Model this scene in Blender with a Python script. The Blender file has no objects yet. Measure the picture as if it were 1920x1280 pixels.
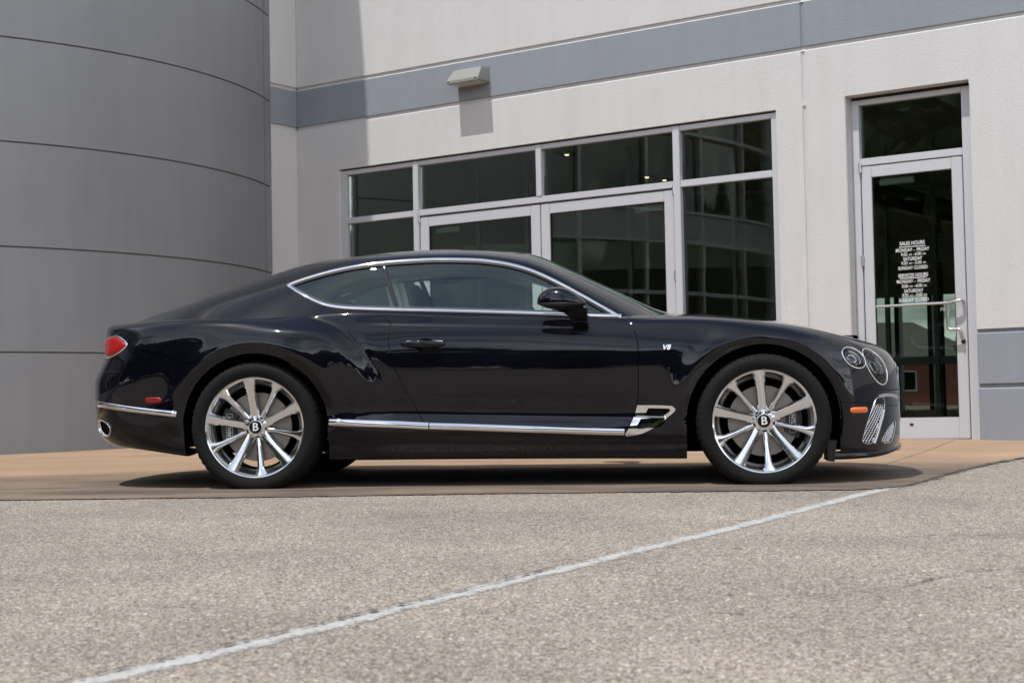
import bpy, bmesh, math, random
import numpy as np
from mathutils import Vector, Matrix

# ------------------------------------------------------------------ camera, world, sun, exposure
scene = bpy.context.scene
C = bpy.data.collections.new("place"); scene.collection.children.link(C)
A = np.array
PITCH, ROLL = math.radians(2.4924), math.radians(-1.1175)
cp, sp, cr, sr = math.cos(PITCH), math.sin(PITCH), math.cos(ROLL), math.sin(ROLL)
fwd = A([0, cp, sp]); up0 = A([0, -sp, cp]); right0 = A([1., 0, 0])
rgt = cr*right0 + sr*up0; upv = -sr*right0 + cr*up0
cam = bpy.data.cameras.new("camera"); co = bpy.data.objects.new("camera", cam); C.objects.link(co)
co.matrix_world = Matrix(((rgt[0], upv[0], -fwd[0], 0), (rgt[1], upv[1], -fwd[1], 0), (rgt[2], upv[2], -fwd[2], .42), (0, 0, 0, 1)))
cam.sensor_width = 36; cam.lens = 36*3000/1920; cam.clip_end = 2000; cam.clip_start = .05
cam.dof.use_dof = True; cam.dof.focus_distance = 9.0; cam.dof.aperture_fstop = 6.0
scene.camera = co

SUN = A([-.262, -.281, .924]); SUN /= np.linalg.norm(SUN)
world = bpy.data.worlds.new("World"); scene.world = world; world.use_nodes = True
wn, wl = world.node_tree.nodes, world.node_tree.links
wn.clear()
sky = wn.new('ShaderNodeTexSky'); sky.sky_type = 'NISHITA'; sky.sun_disc = False
sky.sun_elevation = math.asin(SUN[2]); sky.sun_rotation = math.atan2(SUN[0], SUN[1])
sky.air_density = 1.0; sky.dust_density = .2; sky.ozone_density = 1.0
tc = wn.new('ShaderNodeTexCoord')
sep = wn.new('ShaderNodeSeparateXYZ'); wl.new(tc.outputs['Generated'], sep.inputs[0])
def wmath(op, a, b=None):
    n = wn.new('ShaderNodeMath'); n.operation = op
    for i, v in enumerate((a, b)):
        if v is None: continue
        if isinstance(v, (int, float)): n.inputs[i].default_value = v
        else: wl.new(v, n.inputs[i])
    return n.outputs[0]
zz = wmath('ADD', wmath('MAXIMUM', sep.outputs[2], 0.0), .12)
cmb = wn.new('ShaderNodeCombineXYZ')
wl.new(wmath('DIVIDE', sep.outputs[0], zz), cmb.inputs[0]); wl.new(wmath('DIVIDE', sep.outputs[1], zz), cmb.inputs[1])
cn = wn.new('ShaderNodeTexNoise'); cn.inputs['Scale'].default_value = 1.1; cn.inputs['Detail'].default_value = 7; cn.inputs['Roughness'].default_value = .58
wl.new(cmb.outputs[0], cn.inputs['Vector'])
crp = wn.new('ShaderNodeValToRGB'); crp.color_ramp.elements[0].position = .33; crp.color_ramp.elements[1].position = .60
wl.new(cn.outputs['Fac'], crp.inputs[0])
cmix = wn.new('ShaderNodeMix'); cmix.data_type = 'RGBA'
thin = wmath('SUBTRACT', 1.0, wmath('MULTIPLY', sep.outputs[2], .93))      # the cloud deck thins out overhead
wl.new(wmath('MULTIPLY', crp.outputs[0], thin), cmix.inputs[0])
wl.new(sky.outputs[0], cmix.inputs[6]); cmix.inputs[7].default_value = (25., 25., 25.1, 1)
bg = wn.new('ShaderNodeBackground'); bg.inputs['Strength'].default_value = .098
wl.new(cmix.outputs[2], bg.inputs['Color'])
wo = wn.new('ShaderNodeOutputWorld'); wl.new(bg.outputs[0], wo.inputs[0])

sl = bpy.data.lights.new("sun", 'SUN'); sl.energy = 3.0; sl.angle = math.radians(.53); sl.color = (1.0, .965, .925)
so = bpy.data.objects.new("sun", sl); C.objects.link(so)
so.rotation_euler = Vector(SUN).to_track_quat('Z', 'Y').to_euler(); so.location = (-5, -5, 30)
vs = scene.view_settings; scene.display_settings.display_device = 'sRGB'
vs.view_transform = 'Standard'; vs.look = 'None'; vs.exposure = .29; vs.gamma = 1; vs.use_curve_mapping = False
cy = scene.cycles; cy.max_bounces = 10; cy.glossy_bounces = 6; cy.transparent_max_bounces = 24; cy.caustics_reflective = False; cy.caustics_refractive = False
cy.sample_clamp_indirect = 4.0

random.seed(7); rng = np.random.default_rng(7)

# ------------------------------------------------------------------ materials
MATS = {}
def new_mat(name):
    m = bpy.data.materials.new(name); m.use_nodes = True
    nt = m.node_tree; return m, nt.nodes, nt.links, nt.nodes['Principled BSDF']
def simple(name, col, rough=.5, metal=0., coat=0., spec=.5, emit=None, bump=None):
    if name in MATS: return MATS[name]
    m, n, l, p = new_mat(name)
    p.inputs['Base Color'].default_value = (*col, 1); p.inputs['Roughness'].default_value = rough
    p.inputs['Metallic'].default_value = metal; p.inputs['Coat Weight'].default_value = coat
    p.inputs['Coat Roughness'].default_value = .02; p.inputs['Specular IOR Level'].default_value = spec
    if emit:
        p.inputs['Emission Color'].default_value = (*emit[0], 1); p.inputs['Emission Strength'].default_value = emit[1]
    if bump:
        t = n.new('ShaderNodeTexNoise'); t.inputs['Scale'].default_value = bump[0]; t.inputs['Detail'].default_value = 6
        g = n.new('ShaderNodeTexCoord'); l.new(g.outputs['Object'], t.inputs['Vector'])
        b = n.new('ShaderNodeBump'); b.inputs['Strength'].default_value = bump[1]; b.inputs['Distance'].default_value = bump[2]
        l.new(t.outputs['Fac'], b.inputs['Height']); l.new(b.outputs[0], p.inputs['Normal'])
    MATS[name] = m; return m

def noise(n, l, vec, scale, detail=5, rough=.55):
    t = n.new('ShaderNodeTexNoise'); t.inputs['Scale'].default_value = scale; t.inputs['Detail'].default_value = detail
    t.inputs['Roughness'].default_value = rough; l.new(vec, t.inputs['Vector']); return t.outputs['Fac']
def ramp(n, l, fac, stops):
    r = n.new('ShaderNodeValToRGB'); e = r.color_ramp.elements
    while len(e) < len(stops): e.new(.5)
    for k, (p, c) in enumerate(stops):
        e[k].position = p; e[k].color = (*c, 1) if len(c) == 3 else c
    l.new(fac, r.inputs[0]); return r.outputs[0]
def mixc(n, l, fac, a, b, mode='MIX'):
    m = n.new('ShaderNodeMix'); m.data_type = 'RGBA'; m.blend_type = mode
    for i, v in ((0, fac), (6, a), (7, b)):
        if isinstance(v, (int, float)): m.inputs[i].default_value = v
        elif isinstance(v, tuple): m.inputs[i].default_value = (*v, 1)
        else: l.new(v, m.inputs[i])
    return m.outputs[2]
def mapping(n, l, vec, scale=(1, 1, 1), rot=(0, 0, 0)):
    m = n.new('ShaderNodeMapping'); m.inputs['Scale'].default_value = scale; m.inputs['Rotation'].default_value = rot
    l.new(vec, m.inputs['Vector']); return m.outputs[0]
def bump(n, l, p, h, strength, dist):
    b = n.new('ShaderNodeBump'); b.inputs['Strength'].default_value = strength; b.inputs['Distance'].default_value = dist
    l.new(h, b.inputs['Height']); l.new(b.outputs[0], p.inputs['Normal'])

def mat_asphalt():
    m, n, l, p = new_mat('asphalt'); g = n.new('ShaderNodeTexCoord').outputs['Object']
    wv = n.new('ShaderNodeVectorMath'); wv.operation = 'ADD'; l.new(g, wv.inputs[0])
    wz = n.new('ShaderNodeTexNoise'); wz.inputs['Scale'].default_value = 60; l.new(g, wz.inputs['Vector'])
    ws = n.new('ShaderNodeVectorMath'); ws.operation = 'SCALE'; ws.inputs['Scale'].default_value = .006; l.new(wz.outputs['Color'], ws.inputs[0]); l.new(ws.outputs[0], wv.inputs[1])
    v = n.new('ShaderNodeTexVoronoi'); v.inputs['Scale'].default_value = 125; l.new(wv.outputs[0], v.inputs['Vector'])
    v2 = n.new('ShaderNodeTexVoronoi'); v2.inputs['Scale'].default_value = 210; l.new(wv.outputs[0], v2.inputs['Vector'])
    sx = n.new('ShaderNodeSeparateColor'); l.new(v.outputs['Color'], sx.inputs[0])
    st = ramp(n, l, sx.outputs[0], [(0, (.06, .053, .046)), (.10, (.14, .122, .10)), (.25, (.27, .225, .18)), (.42, (.42, .34, .26)), (.58, (.34, .30, .262)), (.70, (.50, .44, .375)), (.84, (.40, .375, .35)), (1, (.86, .81, .74))])
    sx2 = n.new('ShaderNodeSeparateColor'); l.new(v2.outputs['Color'], sx2.inputs[0])
    fine = ramp(n, l, sx2.outputs[1], [(0, (.05, .045, .04)), (.25, (.21, .18, .155)), (.7, (.40, .35, .30)), (1, (.72, .67, .61))])
    pick = ramp(n, l, noise(n, l, g, 40, 3, .6), [(.42, (0, 0, 0)), (.58, (1, 1, 1))])
    col = mixc(n, l, pick, st, fine)
    edge = ramp(n, l, v.outputs['Distance'], [(.4, (1, 1, 1)), (.9, (.42, .39, .36))])
    col = mixc(n, l, .85, col, edge, 'MULTIPLY')
    big = ramp(n, l, noise(n, l, g, .8, 7, .66), [(.28, (.68, .675, .66)), (.5, (.90, .89, .87)), (.72, (1.06, 1.045, 1.015))])
    col = mixc(n, l, 1.0, col, big, 'MULTIPLY')
    pit = ramp(n, l, noise(n, l, g, 13, 6, .72), [(.31, (.30, .285, .27)), (.39, (1, 1, 1))])
    col = mixc(n, l, .8, col, pit, 'MULTIPLY')
    l.new(col, p.inputs['Base Color']); p.inputs['Roughness'].default_value = .9; p.inputs['Specular IOR Level'].default_value = .2
    bump(n, l, p, v.outputs['Distance'], -1.0, .006)
    return m
def mat_concrete():
    m, n, l, p = new_mat('stained concrete'); g = n.new('ShaderNodeTexCoord').outputs['Object']
    clean = ramp(n, l, noise(n, l, mapping(n, l, g, (.5, 1.4, 1), (0, 0, .08)), 1.6, 7, .62), [(.3, (.31, .215, .14)), (.5, (.37, .255, .165)), (.7, (.43, .30, .195))])
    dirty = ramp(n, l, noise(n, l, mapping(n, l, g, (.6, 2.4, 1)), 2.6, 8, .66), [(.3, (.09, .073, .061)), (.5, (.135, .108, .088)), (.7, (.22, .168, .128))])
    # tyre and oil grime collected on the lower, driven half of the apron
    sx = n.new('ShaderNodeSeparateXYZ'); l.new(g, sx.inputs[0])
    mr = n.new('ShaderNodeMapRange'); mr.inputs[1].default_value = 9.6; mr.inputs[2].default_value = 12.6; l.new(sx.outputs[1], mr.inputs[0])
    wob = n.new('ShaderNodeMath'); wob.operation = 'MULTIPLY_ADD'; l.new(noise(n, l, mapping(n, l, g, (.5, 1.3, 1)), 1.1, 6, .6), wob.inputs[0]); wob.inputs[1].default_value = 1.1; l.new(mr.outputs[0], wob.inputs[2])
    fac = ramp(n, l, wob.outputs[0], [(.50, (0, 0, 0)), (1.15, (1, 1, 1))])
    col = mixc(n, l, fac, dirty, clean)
    f = ramp(n, l, noise(n, l, g, 120, 5, .75), [(.3, (.66, .65, .64)), (.7, (1.22, 1.22, 1.22))])
    col = mixc(n, l, 1., col, f, 'MULTIPLY')
    sp = ramp(n, l, noise(n, l, g, 22, 5, .7), [(.30, (.55, .53, .52)), (.38, (1, 1, 1))])
    col = mixc(n, l, .7, col, sp, 'MULTIPLY')
    l.new(col, p.inputs['Base Color']); p.inputs['Roughness'].default_value = .8; p.inputs['Specular IOR Level'].default_value = .3
    bump(n, l, p, noise(n, l, g, 220, 4, .6), .25, .002)
    return m
def mat_line():
    m, n, l, p = new_mat('worn white paint'); g = n.new('ShaderNodeTexCoord').outputs['Object']
    v = n.new('ShaderNodeTexVoronoi'); v.inputs['Scale'].default_value = 95; l.new(g, v.inputs['Vector'])
    sx = n.new('ShaderNodeSeparateColor'); l.new(v.outputs['Color'], sx.inputs[0])
    f = ramp(n, l, noise(n, l, g, 25, 6, .7), [(.3, (.33, .32, .305)), (.5, (.42, .41, .395)), (.7, (.50, .49, .475))])
    l.new(f, p.inputs['Base Color']); p.inputs['Roughness'].default_value = .85; p.inputs['Specular IOR Level'].default_value = .2
    at = n.new('ShaderNodeAttribute'); at.attribute_name = 'cover'
    a = n.new('ShaderNodeMath'); a.operation = 'MULTIPLY_ADD'; l.new(sx.outputs[0], a.inputs[0]); a.inputs[1].default_value = .38; l.new(at.outputs['Fac'], a.inputs[2])
    b = n.new('ShaderNodeMath'); b.operation = 'MULTIPLY_ADD'; l.new(noise(n, l, g, 7, 6, .7), b.inputs[0]); b.inputs[1].default_value = 1.0; l.new(a.outputs[0], b.inputs[2])
    r = n.new('ShaderNodeMapRange'); r.inputs[1].default_value = 1.14; r.inputs[2].default_value = 1.34; l.new(b.outputs[0], r.inputs[0])
    l.new(r.outputs[0], p.inputs['Alpha'])     # the paint has worn off the high stones and along its edges
    return m
def mat_stucco(name, c, dirt=.9):
    m, n, l, p = new_mat(name); g = n.new('ShaderNodeTexCoord').outputs['Object']
    big = ramp(n, l, noise(n, l, g, .9, 6, .6), [(.3, tuple(x*dirt for x in c)), (.7, c)])
    drip = ramp(n, l, noise(n, l, mapping(n, l, g, (5, 5, .5)), 1.6, 5, .6), [(.3, (.93, .92, .91)), (.6, (1, 1, 1))])
    col = mixc(n, l, .5, big, drip, 'MULTIPLY')
    gr = ramp(n, l, noise(n, l, g, 95, 5, .7), [(.3, (.88, .88, .88)), (.7, (1.06, 1.06, 1.06))])
    col = mixc(n, l, 1., col, gr, 'MULTIPLY')
    l.new(col, p.inputs['Base Color']); p.inputs['Roughness'].default_value = .85; p.inputs['Specular IOR Level'].default_value = .25
    v = n.new('ShaderNodeTexVoronoi'); v.inputs['Scale'].default_value = 150; l.new(g, v.inputs['Vector'])
    h = n.new('ShaderNodeMath'); h.operation = 'ADD'; l.new(v.outputs['Distance'], h.inputs[0]); l.new(noise(n, l, g, 140, 5, .65), h.inputs[1])
    bump(n, l, p, h.outputs[0], .5, .0032)
    return m
def mat_metalwall():
    m, n, l, p = new_mat('painted metal cladding'); g = n.new('ShaderNodeTexCoord').outputs['Object']
    c = ramp(n, l, noise(n, l, g, .7, 5, .6), [(.3, (.225, .232, .245)), (.7, (.262, .270, .284))])
    dr = ramp(n, l, noise(n, l, mapping(n, l, g, (3, 3, .3)), 2, 5, .6), [(.35, (.9, .9, .9)), (.6, (1, 1, 1))])
    l.new(mixc(n, l, .6, c, dr, 'MULTIPLY'), p.inputs['Base Color'])
    p.inputs['Metallic'].default_value = .08; p.inputs['Roughness'].default_value = .5
    w = noise(n, l, g, 1.6, 3, .5); bump(n, l, p, w, .15, .03)
    return m
def mat_glass(name, tint, refl=1.0, ior=1.5, wave=0., gt=(1, 1, 1)):
    m, n, l, p = new_mat(name); n.remove(p)
    out = n['Material Output']
    tr = n.new('ShaderNodeBsdfTransparent'); tr.inputs[0].default_value = (*tint, 1)
    gl = n.new('ShaderNodeBsdfGlossy'); gl.inputs['Roughness'].default_value = .0; gl.inputs[0].default_value = (refl*gt[0], refl*gt[1], refl*gt[2], 1)
    fr = n.new('ShaderNodeFresnel'); fr.inputs['IOR'].default_value = ior
    if wave:
        g = n.new('ShaderNodeTexCoord').outputs['Object']
        b = n.new('ShaderNodeBump'); b.inputs['Strength'].default_value = wave; b.inputs['Distance'].default_value = .02
        l.new(noise(n, l, g, 1.3, 2, .4), b.inputs['Height']); l.new(b.outputs[0], gl.inputs['Normal'])
    mx = n.new('ShaderNodeMixShader'); l.new(fr.outputs[0], mx.inputs[0]); l.new(tr.outputs[0], mx.inputs[1]); l.new(gl.outputs[0], mx.inputs[2])
    l.new(mx.outputs[0], out.inputs['Surface']); return m
def mat_paint():
    m, n, l, p = new_mat('midnight metallic paint'); g = n.new('ShaderNodeTexCoord').outputs['Object']
    v = n.new('ShaderNodeTexVoronoi'); v.inputs['Scale'].default_value = 700; l.new(g, v.inputs['Vector'])
    s = n.new('ShaderNodeSeparateColor'); l.new(v.outputs['Color'], s.inputs[0])
    c = ramp(n, l, s.outputs[0], [(0, (.0010, .0010, .003)), (.85, (.0016, .0016, .005)), (1, (.010, .010, .022))])
    l.new(c, p.inputs['Base Color']); p.inputs['Metallic'].default_value = .0; p.inputs['Roughness'].default_value = .3; p.inputs['Specular IOR Level'].default_value = .03
    p.inputs['Coat Weight'].default_value = 1; p.inputs['Coat Roughness'].default_value = .028; p.inputs['Coat IOR'].default_value = 1.48
    return m
def mat_tree():
    m, n, l, p = new_mat('foliage'); 
    oi = n.new('ShaderNodeTexCoord').outputs['Object']
    c = ramp(n, l, noise(n, l, oi, 2.5, 4), [(.3, (.025, .05, .014)), (.55, (.05, .085, .022)), (.8, (.09, .12, .04))])
    l.new(c, p.inputs['Base Color']); p.inputs['Roughness'].default_value = .6
    return m

M_ASPH, M_CONC, M_LINE = mat_asphalt(), mat_concrete(), mat_line()
M_STUC, M_BAND = mat_stucco('cream white stucco', (.664, .656, .648), .96), mat_stucco('blue grey stucco', (.30, .325, .365), .92)
M_SOFFIT = mat_stucco('groove stucco', (.50, .46, .42), .9)
M_CLAD = mat_metalwall()
M_ALU = simple('satin aluminium', (.60, .61, .64), .42, .15, bump=(3, .04, .01))
M_ALU2 = simple('brushed aluminium', (.66, .66, .66), .25, .9)
M_STOREGLASS = mat_glass('tinted store glass', (.80, .88, .82), 1.0, 1.50, .03)
M_CARGLASS = mat_glass('car glass', (.80, .92, .87), 1.0, 1.85, 0., (.86, 1, .96))
M_LENS = mat_glass('lamp lens', (.9, .92, .95), 1.0, 1.5)
M_PAINT = mat_paint()
M_CHROME = simple('chrome', (.88, .88, .90), .045, 1.0)
M_RIM = simple('polished alloy', (.76, .765, .78), .12, 1.0)
M_BLACK = simple('black plastic', (.012, .012, .013), .45)
M_GLOSSBLACK = simple('gloss black', (.006, .006, .008), .10, 0, .6)
M_DARK = simple('dark void', (.004, .004, .004), .9, spec=.1)
M_RUBBER = simple('tyre rubber', (.009, .0085, .0085), .8, 0, 0, .22, bump=(60, .15, .002))
M_DISC = simple('brake disc steel', (.30, .28, .26), .45, .9)
M_CALIPER = simple('caliper grey', (.03, .03, .032), .4)
M_RED = simple('red lamp', (.30, .002, .002), .3, 0, .12, emit=((1, .02, .01), .03))
M_REDMARK = simple('red marker', (.26, .004, .006), .25, 0, .4)
M_AMBER = simple('amber marker', (.85, .16, .01), .2, 0, 1.0)
M_WHITE = simple('white print', (.8, .8, .8), .6)
M_CREAM = simple('cream leather', (.78, .75, .68), .5, bump=(80, .1, .002))
M_CARPET = simple('dark carpet', (.02, .02, .022), .9)

# ------------------------------------------------------------------ object helpers
def link(o, parent=None):
    C.objects.link(o)
    if parent is not None: o.parent = parent
    return o
def obj(name, verts, faces, mat, parent=None, smooth=False, normals=None):
    me = bpy.data.meshes.new(name); me.from_pydata([tuple(map(float, v)) for v in verts], [], [tuple(map(int, f)) for f in faces if len(set(f)) == len(f)]); me.validate(); me.update()
    if mat: me.materials.append(mat)
    if smooth:
        me.shade_smooth()
        if normals is not None and len(me.vertices) == len(normals): me.normals_split_custom_set_from_vertices([tuple(map(float, v)) for v in normals])
    return link(bpy.data.objects.new(name, me), parent)
def bmobj(name, bm, mat, parent=None, smooth=False, angle=None):
    bmesh.ops.recalc_face_normals(bm, faces=bm.faces)
    me = bpy.data.meshes.new(name); bm.to_mesh(me); bm.free()
    if mat: me.materials.append(mat)
    if smooth: me.shade_smooth()
    if angle is not None: me.set_sharp_from_angle(angle=angle)
    return link(bpy.data.objects.new(name, me), parent)
def empty(name, label=None, cat=None, loc=(0, 0, 0), parent=None, group=None, mat=None):
    o = bpy.data.objects.new(name, None); o.empty_display_size = .1
    if mat is not None: o.matrix_world = mat
    else: o.location = loc
    link(o, parent)
    if label: o['label'] = label
    if cat: o['category'] = cat
    if group: o['group'] = group
    return o
def tag(o, label=None, cat=None, group=None, kind=None):
    if label: o['label'] = label
    if cat: o['category'] = cat
    if group: o['group'] = group
    if kind: o['kind'] = kind
    return o
def box_data(x0, x1, y0, y1, z0, z1):
    v = [(x0, y0, z0), (x1, y0, z0), (x1, y1, z0), (x0, y1, z0), (x0, y0, z1), (x1, y0, z1), (x1, y1, z1), (x0, y1, z1)]
    f = [(0, 3, 2, 1), (4, 5, 6, 7), (0, 1, 5, 4), (1, 2, 6, 5), (2, 3, 7, 6), (3, 0, 4, 7)]
    return v, f
def box(name, b, mat, parent=None, bev=0.):
    bm = bmesh.new(); add_box(bm, *b)
    if bev: bmesh.ops.bevel(bm, geom=bm.edges[:], offset=bev, segments=2, affect='EDGES')
    return bmobj(name, bm, mat, parent, bool(bev), math.radians(40) if bev else None)
def add_box(bm, x0, x1, y0, y1, z0, z1):
    v, f = box_data(x0, x1, y0, y1, z0, z1)
    vs_ = [bm.verts.new(p) for p in v]
    for q in f: bm.faces.new([vs_[i] for i in q])
def sweep(path, section, closed=False, frames=None):
    """section: list of (a,b); frames: per point (side vec, normal vec)."""
    P = A(path, float); n = len(P); k = len(section); V = []; F = []
    for i in range(n):
        s, nn = frames[i]
        for a, b in section: V.append(P[i]+s*a+nn*b)
    m = n if closed else n-1
    for i in range(m):
        j = (i+1) % n
        for q in range(k):
            r = (q+1) % k
            F.append((i*k+q, i*k+r, j*k+r, j*k+q))
    if not closed:
        F.append(tuple(range(k))[::-1]); F.append(tuple((n-1)*k+q for q in range(k)))
    return V, F
def tube(path, rad, seg=8):
    P = A(path, float); n = len(P); fr = []
    ref = A([0, 0, 1.])
    for i in range(n):
        t = P[min(i+1, n-1)]-P[max(i-1, 0)]; t /= np.linalg.norm(t)
        r = ref if abs(t@ref) < .95 else A([1., 0, 0])
        a = np.cross(t, r); a /= np.linalg.norm(a); b = np.cross(a, t); fr.append((a, b))
    sec = [(rad*math.cos(2*math.pi*q/seg), rad*math.sin(2*math.pi*q/seg)) for q in range(seg)]
    return sweep(P, sec, False, fr)
def merge(*parts):
    V, F = [], []
    for v, f in parts:
        o = len(V); V += list(v); F += [tuple(i+o for i in q) for q in f]
    return V, F
def lathe(profile, seg, axis='y'):
    """profile: (r, y) rows, revolved about y."""
    V, F = [], []; k = len(profile)
    for i in range(seg):
        a = 2*math.pi*i/seg; c, s = math.cos(a), math.sin(a)
        for r, y in profile: V.append((r*c, y, r*s))
    for i in range(seg):
        j = (i+1) % seg
        for q in range(k-1): F.append((i*k+q, j*k+q, j*k+q+1, i*k+q+1))
    return V, F
def fixn(o, ang=50):
    bm = bmesh.new(); bm.from_mesh(o.data); bmesh.ops.recalc_face_normals(bm, faces=bm.faces); bm.to_mesh(o.data); bm.free()
    o.data.set_sharp_from_angle(angle=math.radians(ang))
def text(name, s, size, mat, parent, matrix, extrude=.0005, offset=0., align='CENTER', spacing=1., shear=0.):
    cu = bpy.data.curves.new(name, 'FONT'); cu.body = s; cu.size = size; cu.extrude = extrude; cu.offset = offset
    cu.align_x = align; cu.align_y = 'CENTER'; cu.space_character = spacing; cu.shear = shear; cu.resolution_u = 3
    cu.materials.append(mat)
    tmp = bpy.data.objects.new(name, cu)
    me = bpy.data.meshes.new_from_object(tmp); bpy.data.objects.remove(tmp)
    o = bpy.data.objects.new(name, me); link(o, parent); o.matrix_local = matrix
    return o

# ------------------------------------------------------------------ splines
def solve_spline(t, P, d0=None, d1=None):
    t = A(t, float); P = A(P, float); n = len(t); h = np.diff(t)
    M = np.zeros((n, n)); R = np.zeros(P.shape)
    for i in range(1, n-1):
        M[i, i-1] = h[i-1]; M[i, i] = 2*(h[i-1]+h[i]); M[i, i+1] = h[i]
        R[i] = 6*((P[i+1]-P[i])/h[i]-(P[i]-P[i-1])/h[i-1])
    if d0 is None: M[0, 0] = 1
    else: M[0, 0] = 2*h[0]; M[0, 1] = h[0]; R[0] = 6*((P[1]-P[0])/h[0]-d0)
    if d1 is None: M[-1, -1] = 1
    else: M[-1, -1] = 2*h[-1]; M[-1, -2] = h[-1]; R[-1] = 6*(d1-(P[-1]-P[-2])/h[-1])
    return t, P, np.linalg.solve(M, R)
def ev(S, x):
    t, P, m = S; x = np.clip(A(x, float), t[0], t[-1]); i = np.clip(np.searchsorted(t, x, 'right')-1, 0, len(t)-2)
    h = (t[i+1]-t[i]); a = (t[i+1]-x)/h; b = (x-t[i])/h
    sh = (slice(None),)+(None,)*(P.ndim-1)
    a, b, h = a[sh], b[sh], h[sh]
    return a*P[i]+b*P[i+1]+((a**3-a)*m[i]+(b**3-b)*m[i+1])*h*h/6
def sstep(x, a, b):
    u = np.clip((x-a)/(b-a), 0, 1); return u*u*(3-2*u)
def sd_poly(x, z, poly):
    P = A(poly, float); Q = np.roll(P, -1, 0); d = np.full(x.shape, 1e9); ins = np.zeros(x.shape, bool)
    for (ax, az), (bx, bz) in zip(P, Q):
        ex_, ez_ = bx-ax, bz-az; L = ex_*ex_+ez_*ez_+1e-12
        u = np.clip(((x-ax)*ex_+(z-az)*ez_)/L, 0, 1)
        d = np.minimum(d, np.hypot(x-ax-u*ex_, z-az-u*ez_))
        c = ((az > z) != (bz > z)); 
        xi = ax+(z-az)*ex_/(ez_ if abs(ez_) > 1e-12 else 1e-12)
        ins ^= c & (x < xi)
    return np.where(ins, -d, d)
def rounded(poly, n=6, closed=True):
    """Catmull-Rom resampling of a polygon."""
    P = A(poly, float); m = len(P); out = []
    rngi = range(m) if closed else range(m-1)
    for i in rngi:
        if closed: p0, p1, p2, p3 = P[i-1], P[i], P[(i+1) % m], P[(i+2) % m]
        else: p0, p1, p2, p3 = P[max(i-1, 0)], P[i], P[i+1], P[min(i+2, m-1)]
        for k in range(n):
            u = k/n
            out.append(.5*((2*p1)+(-p0+p2)*u+(2*p0-5*p1+4*p2-p3)*u*u+(-p0+3*p1-3*p2+p3)*u**3))
    if not closed: out.append(P[-1])
    return A(out)
def mat_crystal():
    m, n, l, p = new_mat('lamp crystal'); g = n.new('ShaderNodeTexCoord').outputs['Object']
    v = n.new('ShaderNodeTexVoronoi'); v.inputs['Scale'].default_value = 75; l.new(g, v.inputs['Vector'])
    s = n.new('ShaderNodeSeparateColor'); l.new(v.outputs['Color'], s.inputs[0])
    l.new(ramp(n, l, s.outputs[0], [(0, (.015, .015, .017)), (.35, (.07, .07, .08)), (.65, (.35, .35, .37)), (1, (.95, .95, .98))]), p.inputs['Base Color'])
    p.inputs['Metallic'].default_value = .35; p.inputs['Roughness'].default_value = .12
    bump(n, l, p, v.outputs['Distance'], .8, .004); return m
M_CRYSTAL = mat_crystal()
# ------------------------------------------------------------------ ground
def gz(X, Y):
    Yc = max(Y, .5) if Y < .5 else Y
    z = .02804-(.0043723*(min(max(X, -30), 30)+1.382)-.0244742*(min(Yc, 22)-9.9955))
    s = min(max((Y-10.5)/3, 0), 1); s = s*s*(3-2*s)
    return z+.0046*(min(max(X, -12), 12)+.6)*s
def ground_sheet(name, xs, rows_of, mat, lift):
    V = []; F = []; m = None
    for x in xs:
        ys = rows_of(x); m = len(ys)
        for y in ys: V.append((x, y, gz(x, y)+lift))
    for i in range(len(xs)-1):
        for j in range(m-1): F.append((i*m+j, (i+1)*m+j, (i+1)*m+j+1, i*m+j+1))
    o = obj(name, V, F, mat, None, True); o['kind'] = 'structure'; return o
gx_ = np.unique(np.r_[np.linspace(-400, -30, 8), np.linspace(-30, 30, 61), np.linspace(30, 400, 8)])
gy_ = np.unique(np.r_[np.linspace(-400, -10, 10), np.linspace(-10, .5, 6), np.linspace(.5, 10.5, 11), np.linspace(10.5, 13.5, 13), np.linspace(13.5, 30, 8), [100, 400]])
ground_sheet('asphalt', gx_, lambda x: gy_, M_ASPH, 0)
EDGE = [(-40, 9.6), (-12, 8.75), (-5, 8.60), (-2.741, 8.53), (-1.359, 8.46), (-.016, 8.455), (1.319, 8.37), (1.75, 8.36), (1.93, 8.42), (2.083, 8.56), (2.308, 8.965), (2.536, 9.42), (2.895, 10.065), (3.208, 10.575), (3.475, 10.94), (4.75, 13.1), (6, 15), (9, 20)]
EX, EY = [e[0] for e in EDGE], [e[1] for e in EDGE]
cx_ = np.unique(np.r_[np.linspace(-40, -5, 36), np.linspace(-5, 4.8, 520), np.linspace(4.8, 9, 10)])
jag = {float(x): rng.normal(0, .012) for x in cx_}
def edge_y(x): return float(np.interp(x, EX, EY))
ground_sheet('concrete_apron', cx_, lambda x: edge_y(x)+jag[float(x)]+(30-edge_y(x))*np.linspace(0, 1, 40)**1.5, M_CONC, .005)
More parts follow.
